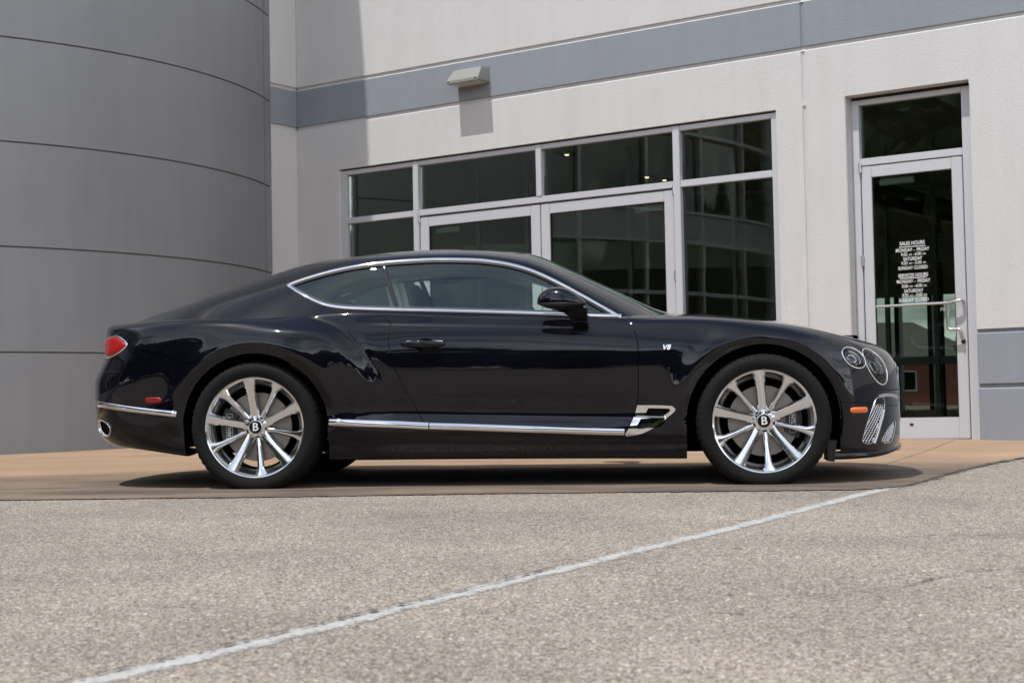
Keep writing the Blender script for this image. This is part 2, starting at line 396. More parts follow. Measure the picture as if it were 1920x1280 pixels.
# crumbled joint between the two, the painted line and two cracks
def ragged(name, pts, w, mat, lift, kind='structure', dens=.025, amp=.35, gaps=0.):
    P = A(pts, float); L = np.r_[0, np.cumsum(np.hypot(*np.diff(P, axis=0).T))]; n = int(L[-1]/dens); u = np.linspace(0, L[-1], n)
    X, Y = np.interp(u, L, P[:, 0]), np.interp(u, L, P[:, 1]); V, F = [], []; k = 0
    wl_, wr_ = 0., 0.
    for i in range(n):
        a, b = max(i-1, 0), min(i+1, n-1); t = A([X[b]-X[a], Y[b]-Y[a]]); t /= np.linalg.norm(t); q = A([-t[1], t[0]])
        wl_ = .6*wl_+.4*rng.normal(0, amp); wr_ = .6*wr_+.4*rng.normal(0, amp); W = w(u[i]/L[-1]) if callable(w) else w
        for s in (W*(.5+wl_*.5), -W*(.5+wr_*.5)): V.append((X[i]+q[0]*s, Y[i]+q[1]*s, gz(X[i]+q[0]*s, Y[i]+q[1]*s)+lift))
    for i in range(n-1):
        if gaps and rng.random() < gaps: continue
        F.append((2*i, 2*i+1, 2*i+3, 2*i+2))
    o = obj(name, V, F, mat); o['kind'] = kind; return o
M_JOINT = simple('joint dirt', (.10, .086, .075), .95)
ragged('joint_dirt', [(x, edge_y(x)-.004) for x in np.linspace(-4.5, 4.6, 120)], .014, M_JOINT, .009, amp=1.2, dens=.012, gaps=.72)
ragged('joint_dirt', [(x, edge_y(x)-.02) for x in np.linspace(1.9, 4.6, 60)], .05, M_JOINT, .0086, amp=1.0, dens=.012, gaps=.55)
def painted(name, pts, w, mat, lift):
    P = A(pts, float); L = np.r_[0, np.cumsum(np.hypot(*np.diff(P, axis=0).T))]; n = int(L[-1]/.03); u = np.linspace(0, L[-1], n)
    X, Y = np.interp(u, L, P[:, 0]), np.interp(u, L, P[:, 1]); V, F, K = [], [], []; cov = (0, .62, .85, .62, 0); wob = 0.
    for i in range(n):
        a, b = max(i-1, 0), min(i+1, n-1); t = A([X[b]-X[a], Y[b]-Y[a]]); t /= np.linalg.norm(t); q = A([-t[1], t[0]]); wob = .93*wob+rng.normal(0, .0016)
        for k in range(5):
            s_ = w*(k/4-.5)*1.35+wob; V.append((X[i]+q[0]*s_, Y[i]+q[1]*s_, gz(X[i]+q[0]*s_, Y[i]+q[1]*s_)+lift)); K.append(cov[k])
    for i in range(n-1): F += [(5*i+k, 5*i+k+1, 5*i+k+6, 5*i+k+5) for k in range(4)]
    o = obj(name, V, F, mat); o['kind'] = 'structure'
    at = o.data.attributes.new('cover', 'FLOAT', 'POINT'); at.data.foreach_set('value', K); return o
painted('painted_line', [(-2.2, 1.15), (-.90, 3.42), (-.628, 3.865), (-.014, 4.92), (1.077, 6.853), (1.935, 8.41), (2.065, 8.53)], .104, M_LINE, .0018)
ragged('asphalt_crack', [(-2.2, 1.19), (-.92, 3.45), (-.64, 3.915), (-.35, 4.40), (-.02, 4.965), (.1, 5.2), (.25, 5.44)], .010, M_JOINT, .0082, dens=.01, amp=1.6, gaps=.35)
ragged('asphalt_crack', [(.75, 4.50), (.933, 4.548), (1.134, 4.683), (1.22, 4.804), (1.303, 4.89), (1.466, 5.017), (1.65, 5.09), (2.2, 5.3)], .006, M_JOINT, .0042, dens=.012, amp=1.4, gaps=.3)

ragged('concrete_joint', [(-3.6, 9.02), (-2.9, 9.32), (-2.2, 9.62), (-1.2, 10.05), (1, 11.0), (2.2, 11.5)], .008, M_JOINT, .0062, dens=.03, amp=.6, gaps=.12)
ragged('concrete_joint', [(2.35, 10.3), (2.75, 11.2), (3.2, 12.2), (3.62, 13.2)], .008, M_JOINT, .0062, dens=.03, amp=.6, gaps=.12)

ragged('asphalt_crack', [(-1.9, 7.55), (-1.2, 7.42), (-.6, 7.5), (.1, 7.28), (.8, 7.34), (1.2, 7.2)], .007, M_JOINT, .0042, dens=.012, amp=1.6, gaps=.55)
ragged('asphalt_crack', [(1.0, 5.95), (1.5, 6.1), (2.1, 6.02), (2.7, 6.25)], .006, M_JOINT, .0042, dens=.012, amp=1.6, gaps=.5)
ragged('asphalt_crack', [(-.5, 4.45), (-.1, 4.3), (.3, 4.33), (.62, 4.2)], .005, M_JOINT, .0042, dens=.01, amp=1.6, gaps=.55)

# ------------------------------------------------------------------ stucco building; local x runs along the wall to the right, y into the building
YAW = math.radians(35.34)
wu, wn_ = A([math.cos(YAW), -math.sin(YAW), 0]), A([math.sin(YAW), math.cos(YAW), 0])
o13 = wn_*13.0
B_M = Matrix(((wu[0], wn_[0], 0, o13[0]), (wu[1], wn_[1], 0, o13[1]), (0, 0, 1, 0), (0, 0, 0, 1)))
bld = empty('stucco_building', 'pale stucco building with a blue grey band, wide glazed entrance and a single glass door', 'building', mat=B_M)
OPEN = [(-11.472, -6.276, 3.068), (-5.61, -4.509, 3.104)]   # openings: x0, x1, top
XL, XR, TH = -12.082, 9.0, .24
JOINTS = [-5.996, 2.2, 6.0]
def runs(z0, z1):
    """x intervals of wall between the openings at this height"""
    cuts = [(a, b) for a, b, t in OPEN if z0 < t-.001]; out = []; x = XL
    for a, b in cuts: out.append((x, a)); x = b
    out.append((x, XR)); return out
def wall_course(name, z0, z1, mat):
    for a, b in runs(z0, z1):
        js = [j for j in JOINTS if a+.02 < j < b-.02]; xs = [a]+js+[b]
        for i in range(len(xs)-1):
            l = xs[i]+(.0125 if i else 0); r = xs[i+1]-(.0125 if i < len(xs)-2 else 0)
            bm = bmesh.new(); add_box(bm, l, r, 0, TH, z0, z1)
            e = [g for g in bm.edges if all(abs(v.co.y) < 1e-6 for v in g.verts) and abs(g.verts[0].co.z-g.verts[1].co.z) > .01]
            bmesh.ops.bevel(bm, geom=e, offset=.006, segments=2, affect='EDGES')
            bmobj(name, bm, mat, bld)
        for j in js: box('control_joint', (j-.0125, j+.0125, .012, TH, z0, z1), mat, bld)
def wall_reveal(z0, z1, mat_top, mat_low, d=.022):
    """recessed groove with a sloped lower lip"""
    for a, b in runs(z0, z1):
        V = []; F = []
        pr = [(0, z1), (d, z1), (d, z0+.016), (.0, z0), (TH, z0), (TH, z1)]
        for x in (a, b): V += [(x, y, z) for y, z in pr]
        k = 6; F = [(q, (q+1) % k, k+(q+1) % k, k+q) for q in range(1, 5)]+[tuple(range(1, 6)), tuple(k+q for q in range(1, 6))[::-1]]
        F = [(1, 2, 8, 7), (2, 3, 9, 8), (3, 4, 10, 9), (4, 5, 11, 10), (5, 1, 7, 11)]
        o = obj('wall_groove', V, F, mat_low, bld); fixn(o)
# fixn is shared with the car
wall_course("lower_wall", -.25, .526, M_BAND); wall_reveal(.526, .572, M_BAND, M_BAND)
wall_course('lower_wall', .572, .981, M_BAND); wall_reveal(.981, 1.022, M_BAND, M_BAND)
wall_course('wall_panel', 1.022, 3.068, M_STUC)
# above the openings
def full_course(name, z0, z1, mat):
    xs = [XL]+JOINTS+[XR]
    for i in range(len(xs)-1):
        l = xs[i]+(.0125 if i else 0); r = xs[i+1]-(.0125 if i < len(xs)-2 else 0)
        bm = bmesh.new(); add_box(bm, l, r, 0, TH, z0, z1)
        e = [g for g in bm.edges if all(abs(v.co.y) < 1e-6 for v in g.verts) and abs(g.verts[0].co.z-g.verts[1].co.z) > .01]
        bmesh.ops.bevel(bm, geom=e, offset=.006, segments=2, affect='EDGES')
        bmobj(name, bm, mat, bld)
    for j in JOINTS: box('control_joint', (j-.0125, j+.0125, .012, TH, z0, z1), mat, bld)
for a, b in ((XL, OPEN[1][0]), (OPEN[1][1], XR)): box('wall_panel', (a, b, 0, TH, 3.068, 3.104), M_STUC, bld)
full_course('wall_panel', 3.104, 3.556, M_STUC); OPEN_SAVE = OPEN; OPEN = []
wall_reveal(3.556, 3.602, M_STUC, M_STUC); full_course('wall_band', 3.602, 3.998, M_BAND); wall_reveal(3.998, 4.042, M_STUC, M_STUC)
full_course('wall_panel', 4.042, 7.2, M_STUC)
# return wall at the inner corner
for nm, z0, z1, mt, y in (('lower_wall', -.25, 1.0, M_BAND, 0), ('return_wall', 1.0, 3.556, M_STUC, 0), ('return_wall', 3.556, 3.602, M_STUC, .02), ('wall_band', 3.602, 3.998, M_BAND, 0), ('return_wall', 3.998, 4.042, M_STUC, .02), ('return_wall', 4.042, 7.2, M_STUC, 0)):
    box(nm, (XL-.5, XL-y, -3.2, TH, z0, z1), mt, bld)
box('anchor_bolt', (-10.385, -10.355, -.012, .0, 4.812, 4.842), M_BLACK, bld, .005)
# roof and shell
box('roof', (XL, XR, TH, 9, 7.0, 7.2), M_STUC, bld)
box('interior_wall', (XL, XL+.1, TH, 9, -.2, 7.0), simple('interior paint', (.60, .63, .58), .7), bld)
M_IN = MATS['interior paint']
for b in ((XL+.1, -9.3, -.2, 7.0), (-7.3, XR, -.2, 7.0), (-9.3, -7.3, 1.95, 7.0)): box('interior_wall', (b[0], b[1], 8.9, 9.0, b[2], b[3]), M_IN, bld)
M_DKFR = simple('bronze frame', (.035, .035, .036), .4)
for x in (-9.28, -8.75, -8.26, -7.74, -7.34): box('rear_mullion', (x-.035, x+.035, 8.88, 9.02, .1, 1.95), M_DKFR, bld)
box('rear_pane', (-9.3, -7.3, 8.955, 8.965, .1, 1.95), mat_glass('grey glass', (.50, .51, .51), 1.0, 1.45), bld); box('interior_wall', (XR-.1, XR, TH, 8.9, -.2, 7.0), M_IN, bld)
box('interior_wall', (-4.2, -4.1, TH, 8.9, -.2, 3.45), M_IN, bld)
for y in (1.3, 3.0, 5.0, 7.0): box('interior_mullion', (-6.72, -6.64, y-.05, y+.05, .1, 2.55), M_DKFR, bld)
box('interior_beam', (-6.74, -6.62, .6, 7.4, 2.55, 2.8), M_DKFR, bld)
box('interior_ceiling', (XL+.1, XR-.1, TH, 8.9, 3.45, 3.55), simple('ceiling paint', (.62, .62, .58), .8), bld)
box('interior_floor', (XL+.1, XR-.1, TH, 8.9, .02, .10), simple('floor tile', (.34, .32, .29), .3), bld)
box('door_threshold', (-5.61, -4.509, -.01, TH, .02, .103), M_ALU2, bld); box('door_threshold', (-11.472, -6.276, -.01, TH, .02, .118), M_ALU2, bld)
# wide entrance
ent = empty('entrance_glazing', parent=bld)
def f3(z): return z
def bar(name, x0, x1, z0, z1, y0=.030, y1=.13, par=None, mat=None): return box(name, (x0, x1, y0, y1, z0, z1), mat or M_ALU, par or ent, .004)
ZB = .118
bar('jamb', -11.470, -11.392, ZB, 3.050); bar('jamb', -6.338, -6.279, ZB, 3.050)
bar('mullion', -10.470, -10.400, ZB, 3.050, .022); bar('mullion', -7.352, -7.280, ZB, 3.050, .022)
bar('mullion', -8.906, -8.842, 2.537, 3.050, .022)
SEG = [(-11.392, -10.470), (-10.400, -8.906), (-8.842, -7.352), (-7.280, -6.338)]
for a, b in SEG: bar('head_rail', a, b, 3.003, 3.050)
for a, b in ((-11.392, -10.470), (-10.400, -7.352), (-7.280, -6.338)): bar('transom', a, b, 2.474, 2.537)
for a, b in (SEG[0], SEG[3]): bar('sill_rail', a, b, ZB, .30)
def pane(x0, x1, z0, z1, y=.075, par=None): return box('pane', (x0+.001, x1-.001, y, y+.008, z0+.001, z1-.001), M_STOREGLASS, par or ent)
for a, b in SEG: pane(a, b, 2.537, 3.003)
for a, b in (SEG[0], SEG[3]): pane(a, b, .30, 2.474)
box('gasket_or_shade', (-11.472, -6.276, .05, .12, 3.050, 3.068), M_BLACK, ent)  # black strip standing for the shade line over the head rail
def leaf(x0, x1, z0, z1, stile, top, bot, hinge_right, y0=.040, par=None):
    d = empty('glass_door', parent=bld)
    bar('door_stile', x0, x0+stile, z0, z1, y0, y0+.045, d); bar('door_stile', x1-stile, x1, z0, z1, y0, y0+.045, d)
    bar('door_rail', x0+stile, x1-stile, z1-top, z1, y0+.0015, y0+.045, d); bar('door_rail', x0+stile, x1-stile, z0, z0+bot, y0+.0015, y0+.045, d)
    pane(x0+stile, x1-stile, z0+bot, z1-top, y0+.02, d)
    for a, b, c, e in ((x0+stile, x0+stile+.008, z0+bot, z1-top), (x1-stile-.008, x1-stile, z0+bot, z1-top)): box('gasket_or_shade', (a, b, y0+.008, y0+.0195, c, e), M_BLACK, d)
    for a, b, c, e in ((x0+stile+.008, x1-stile-.008, z1-top-.008, z1-top), (x0+stile+.008, x1-stile-.008, z0+bot, z0+bot+.008)): box('gasket_or_shade', (a, b, y0+.008, y0+.0195, c, e), M_BLACK, d)
    hx = x1+.006 if hinge_right else x0-.006
    for z in (z1-.01, (z0+z1)*.64, z0+.25):
        V, F = lathe([(.0, -.045), (.013, -.045), (.013, -.004), (.0115, -.003), (.0115, .003), (.013, .004), (.013, .045), (0, .045)], 16)
        o = obj('hinge', [(hx+v[0], y0-.012+v[2], z+v[1]) for v in V], F, M_ALU2, d, True); fixn(o, 40)
    cx0 = x0+stile+.05 if not hinge_right else x1-stile-.36
    box('door_closer', (cx0, cx0+.31, y0+.048, y0+.10, z1-top-.075, z1-top-.012), simple('closer grey', (.35, .35, .34), .5), d, .006)
    return d
leaf(-10.392, -8.876, .122, 2.458, .112, .102, .25, False); leaf(-8.866, -7.360, .122, 2.458, .104, .100, .25, True)
box('door_gasket', (-8.8755, -8.8665, .055, .08, .122, 2.458), M_BLACK, ent)
# single door
k9 = lambda u: u*1.0092
kz = lambda z: .42+(z-.42)*1.0092
sg = empty('side_door_frame', parent=bld)
ya = .120
bar('jamb', -5.609, k9(-5.490), .104, 3.075, ya, ya+.12, sg); bar('jamb', k9(-4.580), -4.510, .104, 3.075, ya, ya+.12, sg)
bar('head_rail', k9(-5.490), k9(-4.580), kz(3.006), 3.075, ya+.001, ya+.12, sg); bar('transom', k9(-5.490), k9(-4.580), kz(2.478), kz(2.541), ya+.001, ya+.12, sg)
box('gasket_or_shade', (-5.609, -4.510, ya+.02, ya+.1, 3.0755, 3.1035), M_BLACK, sg)
pane(k9(-5.490), k9(-4.580), kz(2.541), kz(3.006), ya+.05, sg)
dx0, dx1, dz0, dz1 = k9(-5.480), k9(-4.589), .118, kz(2.470)
sd = leaf(dx0, dx1, dz0, dz1, .092, .098, .180, False, ya+.002)
yg = ya+.002
V, F = tube([(k9(-5.382), yg+.008, kz(1.254)), (k9(-4.71), yg+.008, kz(1.254))], .0125, 10); o = obj('push_bar', V, F, M_ALU2, sd, True); fixn(o)
hp_ = rounded([(-4.655, yg+.0, 1.272), (-4.655, yg-.05, 1.272), (-4.69, yg-.066, 1.268), (-4.755, yg-.068, 1.255), (-4.768, yg-.068, 1.22), (-4.768, yg-.068, 1.12), (-4.768, yg-.068, 1.055), (-4.755, yg-.068, 1.035), (-4.70, yg-.066, 1.032), (-4.672, yg-.066, 1.028), (-4.664, yg-.06, 1.0), (-4.664, yg-.03, .955), (-4.664, yg-.0, .955)], 4, False)
V, F = tube(hp_, .0135, 10); o = obj('pull_handle', V, F, M_ALU2, sd, True); fixn(o)
V, F = lathe([(0, -.014), (.017, -.014), (.019, -.01), (.019, .0)], 20); o = obj('lock_cylinder', [(-4.664+v[0], yg+v[1], .93+v[2]) for v in V], F, simple('dark steel', (.08, .08, .085), .35, .8), sd, True); fixn(o)
box('floor_bolt', (-5.155, -5.125, yg-.003, yg+.002, .232, .250), M_BLACK, sd)
LZ = lambda py: kz(1.803-(py-450)*.00453)
tx = k9(-5.048); ty = yg+.0185
def sign_line(s, x, py, size, bold=.0004, sx=.80, name='hours_lettering'):
    return text(name, s, size, M_WHITE, sd, Matrix(((sx, 0, 0, x), (0, 0, -1, ty), (0, 1, 0, LZ(py)), (0, 0, 0, 1))), .0006, bold)
def sign_time(parts, py):
    sign_line(parts, tx, py, .043, .0008)
for py, s, sz, bd in ((455.5, 'SALES HOURS', .0455, .0006), (468, 'MONDAY -  FRIDAY', .042, .0006), (484.8, 'SATURDAY', .042, .0006), (501.8, 'SUNDAY CLOSED', .0415, .0006), (515.8, 'SERVICES HOURS', .0435, .0006), (527, 'MONDAY -  FRIDAY', .042, .0006), (545, 'SATURDAY', .042, .0006), (562.3, 'SUNDAY CLOSED', .0415, .0006)):
    sign_line(s, tx, py, sz, bd)
for py, a, b in ((476.3, '9:00', '6:00'), (492.6, '9:00', '5:00'), (535.8, '8:00', '6:00'), (553, '9:00', '4:00')):
    sign_line(a, tx-.075, py, .042, .0002); sign_line('AM', tx-.020, py+1, .026, 0); sign_line('-', tx+.012, py, .042, .0002); sign_line(b, tx+.050, py, .042, .0002); sign_line('PM', tx+.104, py+1, .026, 0)
for py in (461.7, 520.7): box('lettering_rule', (tx-.118, tx+.118, ty-.0008, ty+.0008, LZ(py)-.003, LZ(py)+.003), M_WHITE, sd)
sign_line('PULL', k9(-4.778), 582.5, .040, .0006, .95)
# added curved rails and mullions imitating the showroom's reflection in the panes
part = empty('reflection_rails', 'added curved rails and mullions behind the entrance panes, imitating a reflected facade', 'reflection stand-in', mat=B_M)
M_FR = simple('reflection rail grey', (.30, .31, .30), .5)
def arcp(t): return A([-11.4+6.2*t, 1.6+2.6*math.sin(math.pi*.5*t)**1.4+.8*t, 0])
for nm, z0, z1, th in (('rail', 2.02, 2.34, .05), ('rail', .86, .95, .04), ('rail', 2.86, 2.90, .03), ('rail', .12, .22, .04)):
    P = [arcp(t)+A([0, 0, (z0+z1)/2]) for t in np.linspace(.05, .88, 26)]; fr = []
    for i in range(26):
        t = P[min(i+1, 25)]-P[max(i-1, 0)]; t /= np.linalg.norm(t); fr.append((A([0, 0, 1.]), np.cross(t, A([0, 0, 1.]))))
    h = (z1-z0)/2; V, F = sweep(P, [(-h, -th/2), (h, -th/2), (h, th/2), (-h, th/2)], False, fr); o = obj(nm, V, F, M_FR, part); fixn(o, 20)
for t in np.linspace(.08, .86, 11):
    p = arcp(t); box('mullion', (p[0]-.025, p[0]+.025, p[1]-.07, p[1]-.03, .10, 3.44), M_FR, part)
M_LIT = simple('lit ceiling lamp', (.9, .7, .4), .4, emit=((1, .72, .38), 3.))
for i, (x, y) in enumerate(((-10.287, 2.70), (-10.522, 4.95), (-10.490, 5.35))):
    o = box('ceiling_lamp', (x-.12, x+.12, y-.12, y+.12, 3.425, 3.449), M_BLACK, None, .004); o.matrix_world = B_M
    tag(o, ('small square ceiling lamp lit yellow behind the left transom of the double doors', 'lit square ceiling lamp, left one of the two close together', 'lit square ceiling lamp, right one of the two close together')[i], 'lamp', 'lit lamps in the ceiling behind the entrance')
    V, F = lathe([(0, 0), (.024, 0), (.028, .012)], 16); q = obj('bulb', [(x+v[0], y+v[2], 3.418+v[1]) for v in V], F, M_LIT, o)
# wall lamp above the entrance
lamp_o = empty('wall_lamp', 'grey wedge-shaped wall lamp fixed on the blue grey band above the entrance', 'wall lamp', mat=B_M)
M_LAMP = simple('lamp housing', (.27, .27, .25), .5, .1, bump=(40, .1, .002))
bm = bmesh.new()
pts = [(-9.835, 0, 3.745), (-9.425, 0, 3.745), (-9.425, -.205, 3.745), (-9.835, -.205, 3.745), (-9.835, 0, 3.772), (-9.425, 0, 3.772), (-9.425, -.205, 3.772), (-9.835, -.205, 3.772), (-9.812, 0, 3.900), (-9.435, 0, 3.900), (-9.450, -.115, 3.895), (-9.800, -.115, 3.895)]
vv_ = [bm.verts.new(p) for p in pts]
for q in ((0, 1, 5, 4), (1, 2, 6, 5), (2, 3, 7, 6), (3, 0, 4, 7), (4, 5, 9, 8), (5, 6, 10, 9), (6, 7, 11, 10), (7, 4, 8, 11), (8, 9, 10, 11), (0, 3, 2, 1)): bm.faces.new([vv_[i] for i in q])
bmesh.ops.bevel(bm, geom=[e for e in bm.edges if e.calc_length() > .05], offset=.004, segments=2, affect='EDGES')
bmobj('housing', bm, M_LAMP, lamp_o, True, math.radians(35))
box('lens', (-9.81, -9.45, -.185, -.02, 3.736, 3.7445), simple('frosted lens', (.5, .48, .42), .3), lamp_o)
for x in (-9.80, -9.46): box('screw', (x-.008, x+.008, -.214, -.206, 3.756, 3.768), M_BLACK, lamp_o)
box('back_plate', (-9.825, -9.43, -.012, -.001, 3.775, 3.91), M_LAMP, lamp_o)
box('lip', (-9.840, -9.420, -.211, -.2065, 3.742, 3.755), M_LAMP, lamp_o)

# ------------------------------------------------------------------ curved metal building
CX, CY_, CR = -6.95, 17.63, 4.40
met = empty('metal_clad_building', 'curved grey metal-clad wall with horizontal seams behind the car\'s tail', 'building', loc=(CX, CY_, 0))
def curved(r0, r1, a0, a1, z0, z1, n):
    V, F = [], []
    for i in range(n+1):
        a = math.radians(a0+(a1-a0)*i/n); c, s = math.cos(a), math.sin(a)
        for r, z in ((r1, z0), (r1, z1), (r0, z1), (r0, z0)): V.append((r*c, r*s, z))
    for i in range(n): F += [(i*4+q, (i+1)*4+q, (i+1)*4+(q+1) % 4, i*4+(q+1) % 4) for q in range(4)]
    F += [(0, 1, 2, 3), tuple(n*4+q for q in (3, 2, 1, 0))]
    return V, F
def arcprism(name, r0, r1, a0, a1, z0, z1, n, mat, bev=.0):
    o = obj(name, *curved(r0, r1, a0, a1, z0, z1, n), mat, met, True); fixn(o, 30); return o
arcprism('backing', CR-.4, CR-.014, -170, -5.5, -.2, 10.3, 90, simple('seam dark', (.15, .15, .15), .8))
SEAMS = [-.15]+[1.023+.930*i for i in range(10)]+[10.32]
for z0, z1 in zip(SEAMS[:-1], SEAMS[1:]):
    for a0, a1, n in ((-8.75, -92, 60), (-8.45, -5.3, 4), (-92.3, -170, 40)):
        if a1 < a0: a0, a1 = a1, a0
        arcprism('metal_panel', CR-.013, CR, a0, a1, z0+.008, z1-.008, n, M_CLAD)
        # folded lower edge of each panel
arcprism('coping', CR-.42, CR+.03, -170, -5.3, 10.32, 10.42, 90, M_CLAD)

# glazed showroom that carries on the curve beyond the left edge of the view; its bands show in the entrance glass
shw = empty('glass_showroom', 'curved glass showroom with grey bands adjoining the metal-clad wall', 'building', loc=(-17, 13, 0))
def showarc(name, r0, r1, a0, a1, z0, z1, n, mat):
    o = obj(name, *curved(r0, r1, a0, a1, z0, z1, n), mat, shw, True); fixn(o, 30); return o
M_BANDM = simple('pale metal band', (.42, .43, .44), .45, .2)
M_SHGLASS = simple('dark showroom glass', (.02, .024, .021), .05, 0, 1.0)
for z0, z1 in ((-.1, .35), (3.22, 3.66), (6.6, 7.4)): showarc('band', 8.0, 8.5, -125, 28, z0, z1, 60, M_BANDM)
for z0, z1 in ((3.16, 3.21), (3.67, 3.72), (2.30, 2.36), (5.0, 5.06)): showarc('band_edge', 8.3, 8.54, -125, 28, z0, z1, 60, M_ALU)
for a0 in range(-125, 28, 9):
    for z0, z1 in ((.36, 3.15), (3.73, 6.59)): showarc('glass_panel', 8.38, 8.42, a0+.12, min(a0+8.88, 28), z0, z1, 4, M_SHGLASS)
for a0 in range(-116, 28, 9): showarc('mullion', 8.36, 8.50, a0-.22, a0+.22, .36, 6.59, 1, M_ALU)

# ------------------------------------------------------------------ what stands across the lot, behind the camera (seen in paint and glass)
M_TREE = mat_tree(); M_BARK = simple('bark', (.07, .055, .04), .9)
def crown_mesh(seed, n=5200):
    r = np.random.default_rng(seed); V, F = [], []
    cl = [(r.normal(0, 1.2), r.normal(0, 1.2), r.uniform(1.4, 6.2), r.uniform(.9, 1.7)) for _ in range(20)]
    for i in range(n):
        cx, cy__, cz, cr_ = cl[r.integers(len(cl))]; d = r.normal(0, 1, 3); d /= np.linalg.norm(d); p = A([cx, cy__, cz])+d*cr_*r.uniform(.45, 1)**.6
        a = r.normal(0, 1, 3); a /= np.linalg.norm(a); b = np.cross(a, r.normal(0, 1, 3)); b /= np.linalg.norm(b); s = r.uniform(.16, .34); o = len(V)
        V += [p-a*s-b*s*.6, p+a*s-b*s*.6, p+a*s+b*s*.6, p-a*s+b*s*.6]; F.append((o, o+1, o+2, o+3))
    return V, F
def make_tree(seed):
    t = empty('shade_tree'); V, F = crown_mesh(seed); obj('crown', V, F, M_TREE, t)
    v1_ = tube([(0, 0, -.2), (.05, 0, 1.2), (0, .08, 2.6), (.1, 0, 3.8)], .16, 8); v2_ = tube([(0, .05, 2.0), (.7, .2, 3.2)], .08, 6); v3_ = tube([(0, .05, 1.8), (-.7, -.3, 3.1)], .08, 6)
    obj('trunk', *merge(v1_, v2_, v3_), M_BARK, t, True); return t
protos = [make_tree(s) for s in (1, 2, 3)]
spots = [(-26, -24, 1.25), (-19, -27, 1.0), (-12, -25, 1.15), (-5.5, -28, 1.3), (1, -26, 1.0), (7, -27, 1.2), (13, -25, 1.1), (20, -27, 1.3), (27, -24, 1.2), (-33, -20, 1.3), (34, -19, 1.25), (-17.5, -.5, 1.35), (-22, -6.5, 1.4), (-24, 1.5, 1.3), (28.9, 92, .66)]
for i, (x, y, s) in enumerate(spots):
    p = protos[i % 3]
    if i < 3: t = p
    else:
        t = p.copy(); C.objects.link(t)
        for ch in p.children:
            c = ch.copy(); C.objects.link(c); c.parent = t
    t.location = (x, y, gz(x, y)); t.rotation_euler = (0, 0, i*1.7); t.scale = (s*1.35, s*1.35, s*1.05)
    if 11 <= i <= 13: tag(t, 'tall shade tree whose dark crown shows in the glass above the side door', 'tree', 'tall trees mirrored in the side door')
    else: tag(t, 'leafy green shade tree in the row across the parking lot', 'tree', 'shade trees across the lot')
tag(t, 'small green tree beside the brick house seen through the glass side door', 'tree')
del t['group']
house = empty('brick_house', 'red brick house with grey roof and white gable seen through the glass side door', 'house', loc=(20.2, 103, gz(20, 100))); house.rotation_euler = (0, 0, math.radians(-80))
M_BRICK = simple('red brick', (.26, .09, .06), .85, bump=(30, .3, .01)); M_ROOF = simple('roof shingles', (.16, .145, .125), .9, bump=(30, .4, .01))
box('wall', (-3, 3, -9, 9, -.3, 3.0), M_BRICK, house)
V = [(-3.6, -9.6, 2.95), (3.6, -9.6, 2.95), (3.6, 9.6, 2.95), (-3.6, 9.6, 2.95), (0, -6, 5.4), (0, 6, 5.4)]
obj('roof', V, [(0, 1, 4), (1, 2, 5, 4), (2, 3, 5), (3, 0, 4, 5), (3, 2, 1, 0)], M_ROOF, house)
obj('gable', [(3.7, -1.8, 3.0), (3.7, 1.8, 3.0), (3.7, 0, 4.9), (.8, -1.8, 3.0), (.8, 1.8, 3.0), (.8, 0, 4.9)], [(0, 1, 2), (1, 4, 5, 2), (4, 3, 5), (3, 0, 2, 5), (0, 3, 4, 1)], simple('white siding', (.75, .75, .73), .7), house)
for y in (-6, -2, 3.5): 
    w_ = box('window', (3.0, 3.06, y, y+1.3, .9, 2.2), M_ALU, house); box('window_glass', (3.06, 3.07, y+.1, y+1.2, 1.0, 2.1), M_GLOSSBLACK, w_)
# ------------------------------------------------------------------ the car
CAR_M = Matrix(((.99617328, .08729086, .00437093, -1.38222162), (-.08715902, .99589391, -.02446667, 9.99547308), (-.0064887, .02399208, .99969109, .02804133), (0, 0, 0, 1)))
car = empty('car', 'glossy black two-door coupe with polished ten-spoke wheels parked side-on', 'car', mat=CAR_M)
HUB = [(0., .352), (2.851, .352)]

